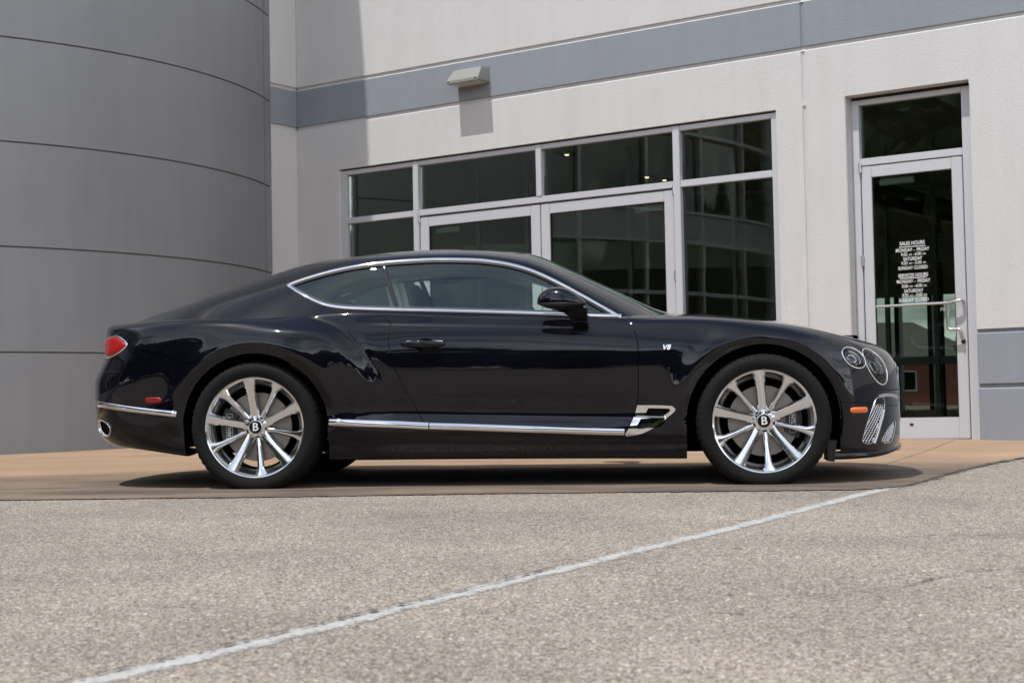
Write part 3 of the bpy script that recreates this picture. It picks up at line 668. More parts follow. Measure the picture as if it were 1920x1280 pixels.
class Skin:
    def __init__(s, P, N, F): s.P, s.N, s.F = A(P, float), A(N, float), list(F)
    def xz(s): return s.P[:, 0], s.P[:, 2]
    def split(s, phi_fn, gap=0.):
        """-> (skin where phi > gap, skin where phi < -gap)"""
        phi = phi_fn(s.P) if callable(phi_fn) else phi_fn
        return s.cut(phi-gap), s.cut(-phi-gap)
    def cut(s, phi):
        if len(s.F) == 0: return Skin(s.P, s.N, [])
        pos = phi > 0; newP, newN, F = [], [], []; cache = {}; base = len(s.P)
        for f in s.F:
            c = [pos[i] for i in f]
            if all(c): F.append(f); continue
            if not any(c): continue
            g = []
            for k in range(len(f)):
                i, j = f[k], f[(k+1) % len(f)]
                if pos[i]: g.append(i)
                if pos[i] != pos[j]:
                    key = (i, j) if i < j else (j, i)
                    if key not in cache:
                        a, b = key; u = phi[a]/(phi[a]-phi[b])
                        newP.append(s.P[a]*(1-u)+s.P[b]*u); q = s.N[a]*(1-u)+s.N[b]*u; newN.append(q/np.linalg.norm(q))
                        cache[key] = base+len(newP)-1
                    g.append(cache[key])
            if len(g) > 2: F.append(tuple(g))
        P = np.vstack([s.P, A(newP)]) if newP else s.P; N = np.vstack([s.N, A(newN)]) if newN else s.N
        return Skin(P, N, F).compact()
    def compact(s):
        used = sorted({i for f in s.F for i in f}); mp = {i: k for k, i in enumerate(used)}
        return Skin(s.P[used] if used else s.P[:0], s.N[used] if used else s.N[:0], [tuple(mp[i] for i in f) for f in s.F])
    def mirror(s):
        m = A([1, -1, 1.]); return Skin(s.P*m, s.N*m, [f[::-1] for f in s.F])
    def __add__(s, o):
        n = len(s.P); return Skin(np.vstack([s.P, o.P]), np.vstack([s.N, o.N]), s.F+[tuple(i+n for i in f) for f in o.F])
    def offset(s, d): return Skin(s.P+s.N*d, s.N, s.F)
    def edges(s):
        """open boundary edges (i, j)"""
        e = {}
        for f in s.F:
            for k in range(len(f)):
                i, j = f[k], f[(k+1) % len(f)]; e[(i, j)] = e.get((i, j), 0)+1
        return [(i, j) for (i, j) in e if (j, i) not in e]
    def rim(s, d):
        """the sheet with its open edges turned inward by d, so a panel has a thickness"""
        V = list(s.P); N = list(s.N); F = list(s.F); mp = {}
        for i, j in s.edges():
            for q in (i, j):
                if q not in mp: mp[q] = (len(V), len(V)+1); V += [s.P[q], s.P[q]-s.N[q]*d]; N += [s.N[q], s.N[q]]
            F.append((mp[j][0], mp[i][0], mp[i][1], mp[j][1]))
        return Skin(V, N, F)
    def refine(s, m):
        V, N, F = [], [], []
        for f in s.F:
            if len(f) != 4:
                o = len(V); V += [s.P[i] for i in f]; N += [s.N[i] for i in f]; F.append(tuple(range(o, o+len(f)))); continue
            a, b, c, d = (s.P[i] for i in f); na, nb, nc, nd = (s.N[i] for i in f); o = len(V)
            for i in range(m+1):
                for j in range(m+1):
                    u, v = i/m, j/m; w = ((1-u)*(1-v), u*(1-v), u*v, (1-u)*v)
                    V.append(a*w[0]+b*w[1]+c*w[2]+d*w[3]); q = na*w[0]+nb*w[1]+nc*w[2]+nd*w[3]; N.append(q/np.linalg.norm(q))
            k = m+1
            F += [(o+i*k+j, o+(i+1)*k+j, o+(i+1)*k+j+1, o+i*k+j+1) for i in range(m) for j in range(m)]
        V, N = A(V), A(N)
        key = np.round(V*2e5).astype(np.int64); _, first, inv = np.unique(key, axis=0, return_index=True, return_inverse=True); inv = inv.ravel()
        return Skin(V[first], N[first], [tuple(int(inv[i]) for i in f) for f in F])
    def make(s, name, mat, parent=None, turn=0.):
        k = s.rim(turn) if turn else s
        return obj(name, k.P, k.F, mat, parent or car, True, k.N)
def both(skin, name, mat, parent=None, turn=0.):
    return skin.make(name, mat, parent, turn), skin.mirror().make(name, mat, parent, turn)

def grid_faces(nt, nv):
    i = np.arange(nt-1)[:, None]*nv+np.arange(nv-1)[None, :]
    return [tuple(q) for q in np.stack([i, i+1, i+nv+1, i+nv], -1).reshape(-1, 4).tolist()]
def grid_normals(S):
    du = np.gradient(S, axis=0); dv = np.gradient(S, axis=1)
    n = np.cross(du, dv); n /= np.linalg.norm(n, axis=-1, keepdims=True)+1e-12
    return n

# stations round half the car, rear centre -> front centre: plan point (x, w), spine x, profile (inset, z) of guides 0..10, then z of guide 11, spine z
ST = [
 ((-1.135, 0), -.78, [(.50, .25), (.20, .245), (.12, .262), (.045, .30), (.008, .40), (0, .50), (.002, .625), (.040, .692), (.086, .79), (.103, .945), (.128, .958)], .965, .985),
 ((-1.120, .25), -.77, [(.50, .25), (.20, .245), (.12, .262), (.045, .30), (.008, .40), (0, .50), (.002, .625), (.040, .692), (.086, .79), (.103, .945), (.128, .958)], .965, .985),
 ((-1.085, .47), -.74, [(.48, .25), (.19, .245), (.115, .262), (.045, .30), (.008, .40), (0, .50), (.002, .625), (.040, .692), (.086, .79), (.103, .940), (.128, .956)], .964, .985),
 ((-1.020, .655), -.68, [(.46, .248), (.17, .243), (.105, .258), (.045, .30), (.010, .40), (0, .50), (.002, .63), (.038, .70), (.078, .79), (.100, .938), (.128, .954)], .964, .985),
 ((-.910, .800), -.58, [(.42, .24), (.15, .235), (.09, .25), (.042, .30), (.012, .40), (.002, .50), (.001, .63), (.026, .725), (.056, .805), (.092, .925), (.135, .951)], .966, .985),
 ((-.750, .882), -.45, [(.40, .23), (.12, .225), (.07, .24), (.034, .30), (.012, .40), (.006, .49), (0, .65), (.013, .76), (.034, .845), (.078, .930), (.145, .962)], .966, .985),
 ((-.570, .925), -.30, [(.38, .21), (.10, .205), (.055, .22), (.028, .30), (.010, .40), (.010, .48), (0, .66), (.009, .79), (.028, .875), (.072, .948), (.150, .973)], .967, .985),
 ((-.370, .950), -.16, [(.38, .185), (.10, .18), (.05, .195), (.026, .29), (.010, .38), (.012, .46), (0, .66), (.007, .80), (.022, .888), (.062, .955), (.150, .975)], .967, .985),
 ((0., .962), .0, [(.38, .165), (.10, .16), (.055, .175), (.030, .26), (.015, .35), (.020, .44), (0, .66), (.006, .80), (.022, .885), (.064, .950), (.140, .972)], .967, .980),
 ((.25, .955), .25, [(.38, .163), (.10, .158), (.055, .172), (.032, .255), (.010, .348), (.020, .43), (.013, .51), (0, .675), (.008, .80), (.030, .885), (.076, .947), (.120, .985)], .967, .975),
 ((.50, .943), .50, [(.38, .162), (.09, .157), (.052, .170), (.032, .25), (.007, .342), (.022, .425), (.013, .51), (0, .675), (.009, .80), (.036, .883), (.068, .945), (.093, .992)], .965, .970),
 ((.85, .933), .85, [(.36, .162), (.08, .157), (.045, .170), (.030, .245), (.006, .338), (.022, .418), (.012, .51), (0, .678), (.009, .80), (.028, .875), (.053, .932), (.073, .980)], .96, .965),
 ((1.40, .930), 1.40, [(.36, .160), (.08, .155), (.045, .168), (.030, .24), (.006, .325), (.021, .400), (.012, .50), (0, .675), (.0085, .79), (.023, .862), (.045, .915), (.068, .956)], .95, .955),
 ((2.00, .933), 2.00, [(.36, .156), (.08, .151), (.045, .164), (.028, .235), (.006, .312), (.019, .385), (.011, .49), (0, .672), (.008, .78), (.026, .850), (.048, .897), (.073, .932)], .935, .945),
 ((2.40, .942), 2.40, [(.36, .152), (.08, .147), (.045, .160), (.026, .23), (.008, .305), (.012, .395), (.008, .50), (0, .665), (.009, .775), (.034, .850), (.075, .912), (.150, .940)], .968, .982),
 ((2.851, .950), 2.85, [(.36, .15), (.08, .145), (.045, .158), (.022, .23), (.010, .31), (.010, .41), (0, .645), (.010, .755), (.034, .828), (.082, .884), (.170, .908)], .930, .948),
 ((3.15, .918), 3.08, [(.34, .150), (.08, .146), (.04, .158), (.014, .22), (.004, .31), (.004, .41), (0, .61), (.012, .715), (.040, .785), (.092, .838), (.180, .862)], .888, .912),
 ((3.36, .835), 3.20, [(.30, .152), (.09, .147), (.030, .158), (.008, .21), (0, .30), (0, .41), (0, .57), (.016, .665), (.046, .728), (.105, .785), (.195, .815)], .846, .874),
 ((3.53, .680), 3.28, [(.28, .155), (.09, .150), (.020, .164), (.004, .21), (0, .29), (0, .40), (.001, .54), (.016, .63), (.046, .692), (.095, .742), (.170, .778)], .815, .850),
 ((3.635, .475), 3.32, [(.26, .155), (.09, .151), (.018, .170), (.004, .21), (0, .28), (0, .40), (.001, .52), (.012, .615), (.036, .680), (.075, .725), (.140, .762)], .80, .838),
 ((3.690, .235), 3.34, [(.26, .155), (.09, .151), (.018, .170), (.004, .21), (0, .28), (0, .40), (.001, .515), (.011, .61), (.034, .675), (.070, .722), (.130, .757)], .797, .833),
 ((3.703, 0), 3.35, [(.26, .155), (.09, .151), (.018, .170), (.004, .21), (0, .28), (0, .40), (.001, .515), (.011, .61), (.034, .675), (.070, .722), (.130, .756)], .797, .833),
]
def lower_body():
    base = A([s[0] for s in ST]); ns = len(ST)
    t = np.r_[0, np.cumsum(np.hypot(*np.diff(base, axis=0).T))]
    G = np.zeros((ns, 14, 3))
    def full(prof):
        if len(prof) == 12: return prof
        P = A(prof); v = np.r_[0, np.cumsum((np.linalg.norm(np.diff(P, axis=0), axis=1)+1e-4)**.75)]
        q = ev(solve_spline(v, P), [(v[5]+v[6])/2])[0]; return prof[:6]+[tuple(q)]+prof[6:]
    for i, (b, sx, prof, z11, z12) in enumerate(ST):
        d = A([sx-b[0], -b[1]]); L = np.linalg.norm(d); d = d/L
        for g, (ins, z) in enumerate(full(prof)): G[i, g] = (b[0]+d[0]*ins, b[1]+d[1]*ins, z)
        G[i, 12] = (b[0]+d[0]*L*.6, b[1]+d[1]*L*.6, z11); G[i, 13] = (sx, 0, z12)
    # even columns: denser in the corners
    tt = np.unique(np.r_[np.linspace(0, t[-1], 460)])
    cols = np.zeros((len(tt), 14, 3))
    for g in range(14):
        k0 = A([0, 1. if g < 13 else 0, 0]); k1 = A([0, -1. if g < 13 else 0, 0])
        if g == 12: k0 = A([0, .4, 0]); k1 = A([0, -.4, 0])
        S = solve_spline(t, G[:, g], k0, k1); cols[:, g] = ev(S, tt)
    cols[:, 13, 1] = 0; cols[0, :, 1] = 0; cols[-1, :, 1] = 0
    seg = [4, 4, 5, 7, 8, 10, 10, 14, 12, 10, 8, 10, 6]
    out = []
    for c in cols:
        L = np.linalg.norm(np.diff(c, axis=0), axis=1)+1e-4; v = np.r_[0, np.cumsum(L**.75)]
        S = solve_spline(v, c); vv = np.concatenate([v[i]+(v[i+1]-v[i])*np.arange(seg[i])/seg[i] for i in range(13)]+[[v[-1]]])
        out.append(ev(S, vv))
    S = A(out); nv = S.shape[1]
    x, w, z = S[..., 0], S[..., 1], S[..., 2]
    vi = np.arange(nv); vmask = (sstep(vi, 8, 14)*(1-sstep(vi, 86, 98)))[None, :]
    disp = np.zeros(x.shape)
    # rear haunch: muscle whose upper edge falls in front of the rear wheel
    crest = rounded([(-.72, .999), (-.30, .992), (.02, .978), (.22, .965), (.36, .944), (.45, .908), (.525, .858), (.60, .785), (.665, .70), (.715, .625), (.75, .57)], 5, False)
    hp = np.vstack([crest, [(.85, .42), (.9, .05), (-1.2, .05), (-1.2, .999)]])
    s = -sd_poly(x, z, hp)
    dcr = np.full(x.shape, 1e9)
    for (ax, az), (bx, bz) in zip(crest[:-1], crest[1:]):
        L = (bx-ax)**2+(bz-az)**2; u = np.clip(((x-ax)*(bx-ax)+(z-az)*(bz-az))/L, 0, 1); dcr = np.minimum(dcr, np.hypot(x-ax-u*(bx-ax), z-az-u*(bz-az)))
    inside = s > 0
    rise = np.where(inside, sstep(dcr, -.020, .085), sstep(-dcr, -.020, .085))
    decay = 1-sstep(dcr, .10, .42)
    amp = .040*sstep(x, -.15, .30)*(1-sstep(x, .44, .80))
    disp += amp*rise*decay
    disp -= .005*sstep(x, .20, .42)*(1-sstep(x, .66, .80))*np.where(inside, 0, 1)*np.exp(-(dcr/.05)**2)*sstep(z, .55, .66)
    # front fender muscle
    disp += .006*np.exp(-((z-.80)/.05)**2)*sstep(x, 2.1, 2.7)*(1-sstep(x, 3.0, 3.35))
    # arch lips
    for hx, hz in HUB:
        r = np.hypot(x-hx, z-hz)
        lip = np.where(r > .472, .017*np.exp(-(np.maximum(r-.472, 0)/.075)**2), .017-np.maximum(.472-r, 0)*.42)
        disp += lip*sstep(z, .30, .42)*np.where(r < .72, 1, 0)
    # waist crease a hand below the glass
    side = sstep(x, .55, .75)*(1-sstep(x, 2.1, 2.3)); zc = 1.0-.035*x-.052
    disp -= .0035*side*sstep(z, zc-.006, zc+.006)
    n = grid_normals(S)
    out_dir = np.stack([np.zeros_like(x), np.ones_like(x), np.zeros_like(x)], -1)
    S = S+out_dir*(disp*vmask*sstep(w, .45, .7))[..., None]
    n = grid_normals(S)
    mid = n[len(n)//2, 40]
    if mid[1] < 0: n = -n; flip = True
    else: flip = False
    F = grid_faces(*S.shape[:2])
    P = S.reshape(-1, 3)*A([1, -1, 1]); N = n.reshape(-1, 3)*A([1, -1, 1])   # near side has negative y
    # face winding to match the normals
    f0 = F[(len(S)//2)*(S.shape[1]-1)+40]; g = np.cross(P[f0[1]]-P[f0[0]], P[f0[2]]-P[f0[0]])
    if g@N[f0[0]] < 0: F = [f[::-1] for f in F]
    return Skin(P, N, F), S.shape[:2]

def greenhouse():
    def guide(rows): r = A(rows, float); return r[:, 0], r[:, 1:]
    Be = [(-.90, .60, .940), (-.70, .70, .955), (-.40, .79, .955), (-.10, .838, .955), (.20, .852, .968), (.50, .850, .978), (.80, .858, .972), (1.2, .863, .956), (1.6, .863, .940), (2.0, .859, .922), (2.2, .835, .912), (2.46, .80, .905)]
    Ra = [(-.90, .48, .955), (-.70, .55, .990), (-.40, .635, 1.050), (-.10, .69, 1.112), (.14, .708, 1.166), (.41, .708, 1.250), (.73, .707, 1.293), (1.07, .715, 1.302), (1.36, .730, 1.281), (1.59, .750, 1.219), (1.85, .782, 1.078), (2.06, .815, .958), (2.25, .795, .925), (2.46, .76, .918)]
    Si = [(-.90, .40, .962), (-.817, .42, .988), (-.555, .44, 1.068), (-.372, .45, 1.127), (-.18, .46, 1.185), (-.003, .46, 1.237), (.244, .45, 1.306), (.47, .43, 1.338), (.76, .42, 1.366), (.96, .42, 1.372), (1.16, .43, 1.366), (1.333, .45, 1.355), (1.456, .49, 1.337), (1.555, .54, 1.313), (1.667, .585, 1.262), (1.786, .61, 1.200), (1.905, .625, 1.137), (2.0, .63, 1.088), (2.095, .635, 1.040), (2.19, .64, .996), (2.26, .645, .968), (2.46, .65, .925)]
    xs = np.linspace(-.89, 2.44, 300)
    def smooth(rows):
        x, y = guide(rows); S = solve_spline(x, y); return ev(S, xs)
    be, ra, si = smooth(Be), smooth(Ra), smooth(Si)
    ce = np.stack([0*xs, si[:, 1]+.030+.012*sstep(xs, 1.4, 2.0)-.012*(1-sstep(xs, -.7, -.3))], -1)
    md = (be+ra)/2; md[:, 0] += .014*sstep(ra[:, 1]-be[:, 1], .03, .25)
    cols = np.stack([be, md, ra, si, ce], 1)
    seg = [14, 16, 14, 16]; out = []
    for x, c in zip(xs, cols):
        v = np.r_[0, np.cumsum(np.linalg.norm(np.diff(c, axis=0), axis=1)**.8+.01)]
        S = solve_spline(v, c, None, A([-1, 0.])*(np.linalg.norm(c[4]-c[3])/(v[4]-v[3])))
        vv = np.concatenate([v[i]+(v[i+1]-v[i])*np.arange(seg[i])/seg[i] for i in range(4)]+[[v[-1]]])
        q = ev(S, vv); out.append(np.c_[np.full(len(q), x), q])
    S = A(out); n = grid_normals(S)
    if n[150, 10, 1] < 0: n = -n
    P = S.reshape(-1, 3)*A([1, -1, 1]); N = n.reshape(-1, 3)*A([1, -1, 1]); F = grid_faces(*S.shape[:2])
    f0 = F[150*(S.shape[1]-1)+10]; g = np.cross(P[f0[1]]-P[f0[0]], P[f0[2]]-P[f0[0]])
    if g@N[f0[0]] < 0: F = [f[::-1] for f in F]
    return Skin(P, N, F), S

body, body_shape = lower_body()
cab, cab_grid = greenhouse()
from mathutils.bvhtree import BVHTree
bvh_body = BVHTree.FromPolygons([Vector(p) for p in body.P], body.F)
bvh_cab = BVHTree.FromPolygons([Vector(p) for p in cab.P], cab.F)
def on_side(bvh, x, z, y0=-2.):
    h = bvh.ray_cast(Vector((x, y0, z)), Vector((0, 1, 0)))
    if h[0] is None: return None, None
    n = A(h[1]); n = n if n[1] < 0 else -n
    return A(h[0]), n
# ---- panels of the lower body
def arch_phi(P):
    x, z = P[:, 0], P[:, 2]; out = np.full(len(P), 9.)
    for (hx, hz), R in zip(HUB, (.418, .424)):
        d = np.where(z > hz, np.hypot(x-hx, z-hz), np.abs(x-hx))
        out = np.minimum(out, d-R)
    return np.where(np.abs(P[:, 1]) > .5, out, 9.)
skin = body.cut(arch_phi(body.P))
DOOR = rounded([(.812, 1.02), (.776, .92), (.764, .839), (.780, .744), (.808, .662), (.877, .521), (.946, .391), (.992, .327), (1.038, .297), (1.098, .281), (1.25, .275), (1.576, .267), (1.90, .2615), (2.055, .2605), (2.085, .285), (2.154, .446), (2.166, .700), (2.160, .816), (2.132, .896), (2.104, .932), (2.06, .99)], 4)
dphi = lambda P: np.where(P[:, 1] < -.55, sd_poly(P[:, 0], P[:, 2], DOOR), 9.)
rest, door = skin.split(dphi, .0022)
inner = body.cut(arch_phi(body.P)).offset(-.022); inner = inner.cut(inner.P[:, 2]-.27)
both(inner, 'inner_shell', M_DARK)
front, rear = rest.split(lambda P: P[:, 0]-1.5)
GRIP_C, GRIP_R = (.980, .796), (.058, .043)
door = door.cut(np.hypot((door.P[:, 0]-GRIP_C[0])/GRIP_R[0], (door.P[:, 2]-GRIP_C[1])/GRIP_R[1])*.04-.04)
door_o, door_far = both(door, 'door', M_PAINT, None, .012)
# sill
sill_hi, sill_lo = front.split(lambda P: np.where((P[:, 0] < 2.6), P[:, 2]-.2525, 9.), .0015)
both(sill_lo, 'side_skirt', M_PAINT, None, .012); front = sill_hi
# front bumper
blx, blz = [2.8, 3.287, 3.40, 3.472, 3.6, 3.75], [.45, .448, .443, .436, .42, .41]
fen, fbump = front.split(lambda P: np.where(P[:, 0] > 2.6, P[:, 2]-np.interp(P[:, 0], blx, blz), 9.), .0016)
# hood
def hood_phi(P):
    x, w, z = P[:, 0], np.abs(P[:, 1]), P[:, 2]
    wh = np.interp(x, [2.2, 2.45, 2.85, 3.15, 3.35, 3.5, 3.62], [.80, .765, .715, .615, .50, .37, .2])
    return np.where(z > .70, np.maximum(np.maximum(w-wh, 2.36-x), x-3.60), 9.)
fen, hood = fen.split(hood_phi, .002)
(hood+hood.mirror()).make('hood', M_PAINT, None, .012)
# radiator grille in the nose
grl = lambda P: np.where(P[:, 0] > 3.4, np.maximum(np.abs(P[:, 1])-.35+.06*(.64-P[:, 2]), np.maximum(.33-P[:, 2], P[:, 2]-.655)), 9.)
fen, g1 = fen.split(grl, .0); fbump, g2 = fbump.split(grl, .0)
# front air intake and mesh
VENT = [(3.478, .455), (3.520, .447), (3.521, .385), (3.500, .305), (3.452, .190), (3.395, .190), (3.405, .245), (3.438, .350)]
# rear: trunk lid, bumper
rlx, rlz = [-1.2, -.80, -.731, -.369, -.2], [.700, .835, .817, .718, .68]
quarter, rbump = rear.split(lambda P: np.where(P[:, 0] < -.2, P[:, 2]-np.interp(P[:, 0], [-1.2, -.95, -.86, -.78, -.731, -.369, -.2], [.690, .690, .74, .828, .817, .718, .68]), 9.), .0016)
trk = lambda P: np.where(P[:, 0] < -.4, np.maximum(np.maximum(np.abs(P[:, 1])-.60, .70-P[:, 2]), -P[:, 0]-1.3), 9.)
quarter, trunk = quarter.split(trk, .0016)
(trunk+trunk.mirror()).make('trunk_lid', M_PAINT, None, .012)

class Patch:
    """an outline lying on the skin: local frame, radial grid, hole function"""
    def __init__(s, pts, bvh=bvh_body, smooth=6):
        P = A(pts, float); s.c = P.mean(0)
        n = np.zeros(3)
        for p, q in zip(P-s.c, np.roll(P, -1, 0)-s.c): n += np.cross(p, q)
        n /= np.linalg.norm(n)
        if n@A([0, -1, 0]) < 0: n = -n
        if abs(n[1]) < .2 and n@(s.c-A([1., 0, .5])) < 0: n = -n
        s.n = n; m = A([1., 0, 0])-n*n[0]; s.m = m/np.linalg.norm(m); s.k = np.cross(n, s.m); s.bvh = bvh
        q = np.stack([(P-s.c)@s.m, (P-s.c)@s.k], -1); s.poly = rounded(q, smooth) if smooth else q
    def at(s, a, b, lift=0.):
        o = s.c+s.m*a+s.k*b; h = s.bvh.ray_cast(Vector(o+s.n*.2), Vector(-s.n))
        if h[0] is None or h[3] > .4: return o+s.n*lift, s.n
        q = A(h[1]); q = q if q@s.n > 0 else -q
        return A(h[0])+s.n*lift, q
    def phi(s, P, grow=0.):
        d = P-s.c; r = sd_poly(d@s.m, d@s.k, s.poly)-grow
        return np.where(np.abs(d@s.n) < .15, r, 9.)
    def grid(s, prof, mid=(0, 0)):
        """prof: rows (radius fraction, lift) from rim to centre"""
        V, F = [], []; n = len(s.poly); k = len(prof); c = A(mid)
        for p in s.poly:
            for r, l in prof: V.append(s.at(*(c+(p-c)*r), l)[0])
        for i in range(n):
            j = (i+1) % n; F += [(i*k+q, i*k+q+1, j*k+q+1, j*k+q) for q in range(k-1)]
        return V, F
    def ring(s, width, thick, lift=0., grow=0.):
        V, F = [], []; n = len(s.poly); sec = [(-.5, -.6), (-.5, .3), (-.25, .9), (.25, .9), (.5, .3), (.5, -.6)]; k = len(sec)
        pts = [s.at(*(p*(1+grow/np.linalg.norm(p))), lift) for p in s.poly]
        for i in range(n):
            t = pts[(i+1) % n][0]-pts[i-1][0]; t /= np.linalg.norm(t); q = pts[i][1]; b = np.cross(q, t); b /= np.linalg.norm(b)
            for u, v in sec: V.append(pts[i][0]+b*u*width+q*v*thick)
        for i in range(n):
            j = (i+1) % n; F += [(i*k+q, i*k+(q+1) % k, j*k+(q+1) % k, j*k+q) for q in range(k)]
        return V, F
def ellipse3(c, m, k, n=14): return [A(c)+A(m)*math.cos(2*math.pi*i/n)+A(k)*math.sin(2*math.pi*i/n) for i in range(n)]
HLB = Patch(ellipse3((3.489, -.684, .643), ((3.55-3.431)/2, (.688-.649)/2, (.546-.743)/2), ((3.538-3.44)/2, (.766-.624)/2, (.666-.618)/2)))
HLS = Patch(ellipse3((3.356, -.800, .692), ((3.411-3.302)/2, (.818-.786)/2, (.640-.744)/2), ((3.396-3.312)/2, (.848-.753)/2, (.722-.668)/2)))
INTAKE = Patch([(3.493, -.727, .468), (3.541, -.667, .455), (3.534, -.674, .392), (3.507, -.709, .326), (3.462, -.753, .222), (3.400, -.805, .225), (3.412, -.800, .282), (3.447, -.772, .378)], smooth=4)
INTAKE2 = Patch([(3.622, -.508, .325), (3.586, -.588, .217), (3.523, -.686, .217), (3.530, -.676, .250), (3.573, -.615, .300)], smooth=4)
for h in (HLB, HLS): fen = fen.cut(h.phi(fen.P))
for h in (INTAKE, INTAKE2): fbump = fbump.cut(h.phi(fbump.P))
# vent behind the front wheel
VO = rounded([(2.153, .447), (2.165, .4475), (2.25, .4465), (2.337, .442), (2.360, .433), (2.366, .424), (2.358, .408), (2.300, .362), (2.257, .330), (2.205, .302), (2.152, .285), (2.118, .281), (2.085, .2815), (2.112, .345), (2.130, .39)], 3)
VH1 = [(2.218, .432), (2.330, .428), (2.340, .419), (2.336, .412), (2.303, .387), (2.192, .389)]
VH2 = [(2.176, .373), (2.290, .375), (2.230, .333), (2.190, .3175), (2.156, .316), (2.152, .333)]
vo = lambda P: sd_poly(P[:, 0], P[:, 2], VO)
fen, vent = fen.refine(1).split(vo)
vent = vent.refine(7)
ring = vent
for h in (VH1, VH2): ring = ring.cut(sd_poly(ring.P[:, 0], ring.P[:, 2], rounded(h, 2) if 0 else h))
vbase = vent.offset(-.022)
both(fen, 'front_fender', M_PAINT, None, .012)
EXH = Patch(ellipse3((-.962, -.715, .352), (.070, -.085, 0), (0, 0, .054)))
rbump = rbump.cut(EXH.phi(rbump.P))
both(quarter, 'rear_fender', M_PAINT, None, .012)
fb = fbump; (fb+fb.mirror()).make('front_bumper', M_PAINT, None, .012)
(rbump+rbump.mirror()).make('rear_bumper', M_PAINT, None, .012)

# ---- greenhouse
DLO = rounded([(.137, 1.163), (.172, 1.1835), (.27, 1.2145), (.408, 1.249), (.545, 1.2735), (.727, 1.2935), (.953, 1.303), (1.073, 1.302), (1.241, 1.295), (1.361, 1.280), (1.470, 1.257), (1.587, 1.218), (1.719, 1.154), (1.85, 1.080), (1.938, 1.028), (2.056, .9575), (2.058, .941),
  (1.90, .9445), (1.582, .963), (1.2, .981), (.809, .9965), (.60, 1.0065), (.523, 1.0115), (.434, 1.0225), (.36, 1.042), (.299, 1.068), (.235, 1.101), (.179, 1.134)], 4)
gphi = lambda P: np.where(P[:, 1] < -.5, sd_poly(P[:, 0], P[:, 2], DLO), 9.)
frame, glass = cab.cut(gphi(cab.P)+.006), cab.cut(-gphi(cab.P)-.017)
# windscreen, roof, rear window
def wind_w(x): return np.interp(x, [1.40, 1.50, 1.60, 1.80, 2.0, 2.2, 2.5], [.45, .55, .60, .628, .640, .652, .66])
wphi = lambda P: np.maximum(np.abs(P[:, 1])-wind_w(P[:, 0]), 1.455+.10*(1-(P[:, 1]/.6)**2)-P[:, 0])
rphi = lambda P: np.maximum(np.abs(P[:, 1])-.37, P[:, 0]+.0+.08*(P[:, 1]/.5)**2)
rest_c, wsc = frame.split(wphi); rest_c, rgl = rest_c.split(rphi)
roof_p, side_c = rest_c.split(lambda P: np.where((P[:, 0] > -2), P[:, 2]-9., -1))
(rest_c+rest_c.mirror()).make('roof', M_PAINT, None, .012)
(wsc+wsc.mirror()).make('windscreen', M_CARGLASS)
(rgl+rgl.mirror()).make('rear_window', M_CARGLASS)
gl = glass.offset(-.009)
BX = lambda z: .812-.36*(z-.995)       # the divider between the two side windows
gq, gd = gl.split(lambda P: BX(P[:, 2])-P[:, 0], .012)
both(gq, 'quarter_window', M_CARGLASS); both(gd, 'door_window', M_CARGLASS)

def strip_on(bvh, pts, width, thick, lift=0., closed=False, dens=.02, y0=-2.):
    """flat rounded moulding laid along side-view points on a surface"""
    P = A(pts, float)
    if closed: P = np.vstack([P, P[:1]])
    L = np.r_[0, np.cumsum(np.linalg.norm(np.diff(P, axis=0), axis=1))]; n = max(3, int(L[-1]/dens))
    u = np.linspace(0, L[-1], n, endpoint=not closed)
    X, Z = np.interp(u, L, P[:, 0]), np.interp(u, L, P[:, 1])
    path, nor = [], []
    for x, z in zip(X, Z):
        p, q = on_side(bvh, x, z, y0)
        if p is None: continue
        path.append(p+q*lift); nor.append(q)
    path, nor = A(path), A(nor); m = len(path); fr = []
    W = width if callable(width) else (lambda t: width)
    V, F = [], []; sec = [(-.5, -.6), (-.5, .25), (-.36, .8), (0, 1.), (.36, .8), (.5, .25), (.5, -.6)]; k = len(sec)
    for i in range(m):
        a, b = (i-1, i+1) if not closed else ((i-1) % m, (i+1) % m)
        t = path[min(b, m-1) if not closed else b]-path[max(a, 0) if not closed else a]; t /= np.linalg.norm(t)
        s = np.cross(nor[i], t); s /= np.linalg.norm(s); w = W(i/max(1, m-1))
        for c, d in sec: V.append(path[i]+s*c*w+nor[i]*d*thick)
    r = m if closed else m-1
    for i in range(r):
        j = (i+1) % m
        for q in range(k):
            p = (q+1) % k; F.append((i*k+q, i*k+p, j*k+p, j*k+q))
    if not closed: F.append(tuple(range(k))); F.append(tuple((m-1)*k+q for q in range(k))[::-1])
    return V, F
def mirrored(name, VF, mat, parent=None, smooth=True, far=True):
    o = obj(name, *VF, mat, parent or car, smooth)
    o.data.update(); fixn(o)
    if far:
        V, F = VF; p = obj(name, [(v[0], -v[1], v[2]) for v in V], [f[::-1] for f in F], mat, parent or car, smooth); fixn(p)
        return o, p
    return o
mid = []
cen = DLO.mean(0)
d_in = DLO.copy()
nrm = np.stack([np.roll(DLO, -1, 0)[:, 1]-np.roll(DLO, 1, 0)[:, 1], -(np.roll(DLO, -1, 0)[:, 0]-np.roll(DLO, 1, 0)[:, 0])], -1); nrm /= np.linalg.norm(nrm, axis=1, keepdims=True)
if sd_poly((DLO+nrm*.004)[:, 0], (DLO+nrm*.004)[:, 1], DLO).mean() > 0: nrm = -nrm
mirrored('window_surround', strip_on(bvh_cab, DLO+nrm*.009, .021, .007, 0, True, .012), M_CHROME)
mirrored('window_seal', strip_on(bvh_cab, DLO+nrm*.0225, .012, .004, -.004, True, .012), M_BLACK)
zz_ = np.linspace(.99, 1.29, 14)
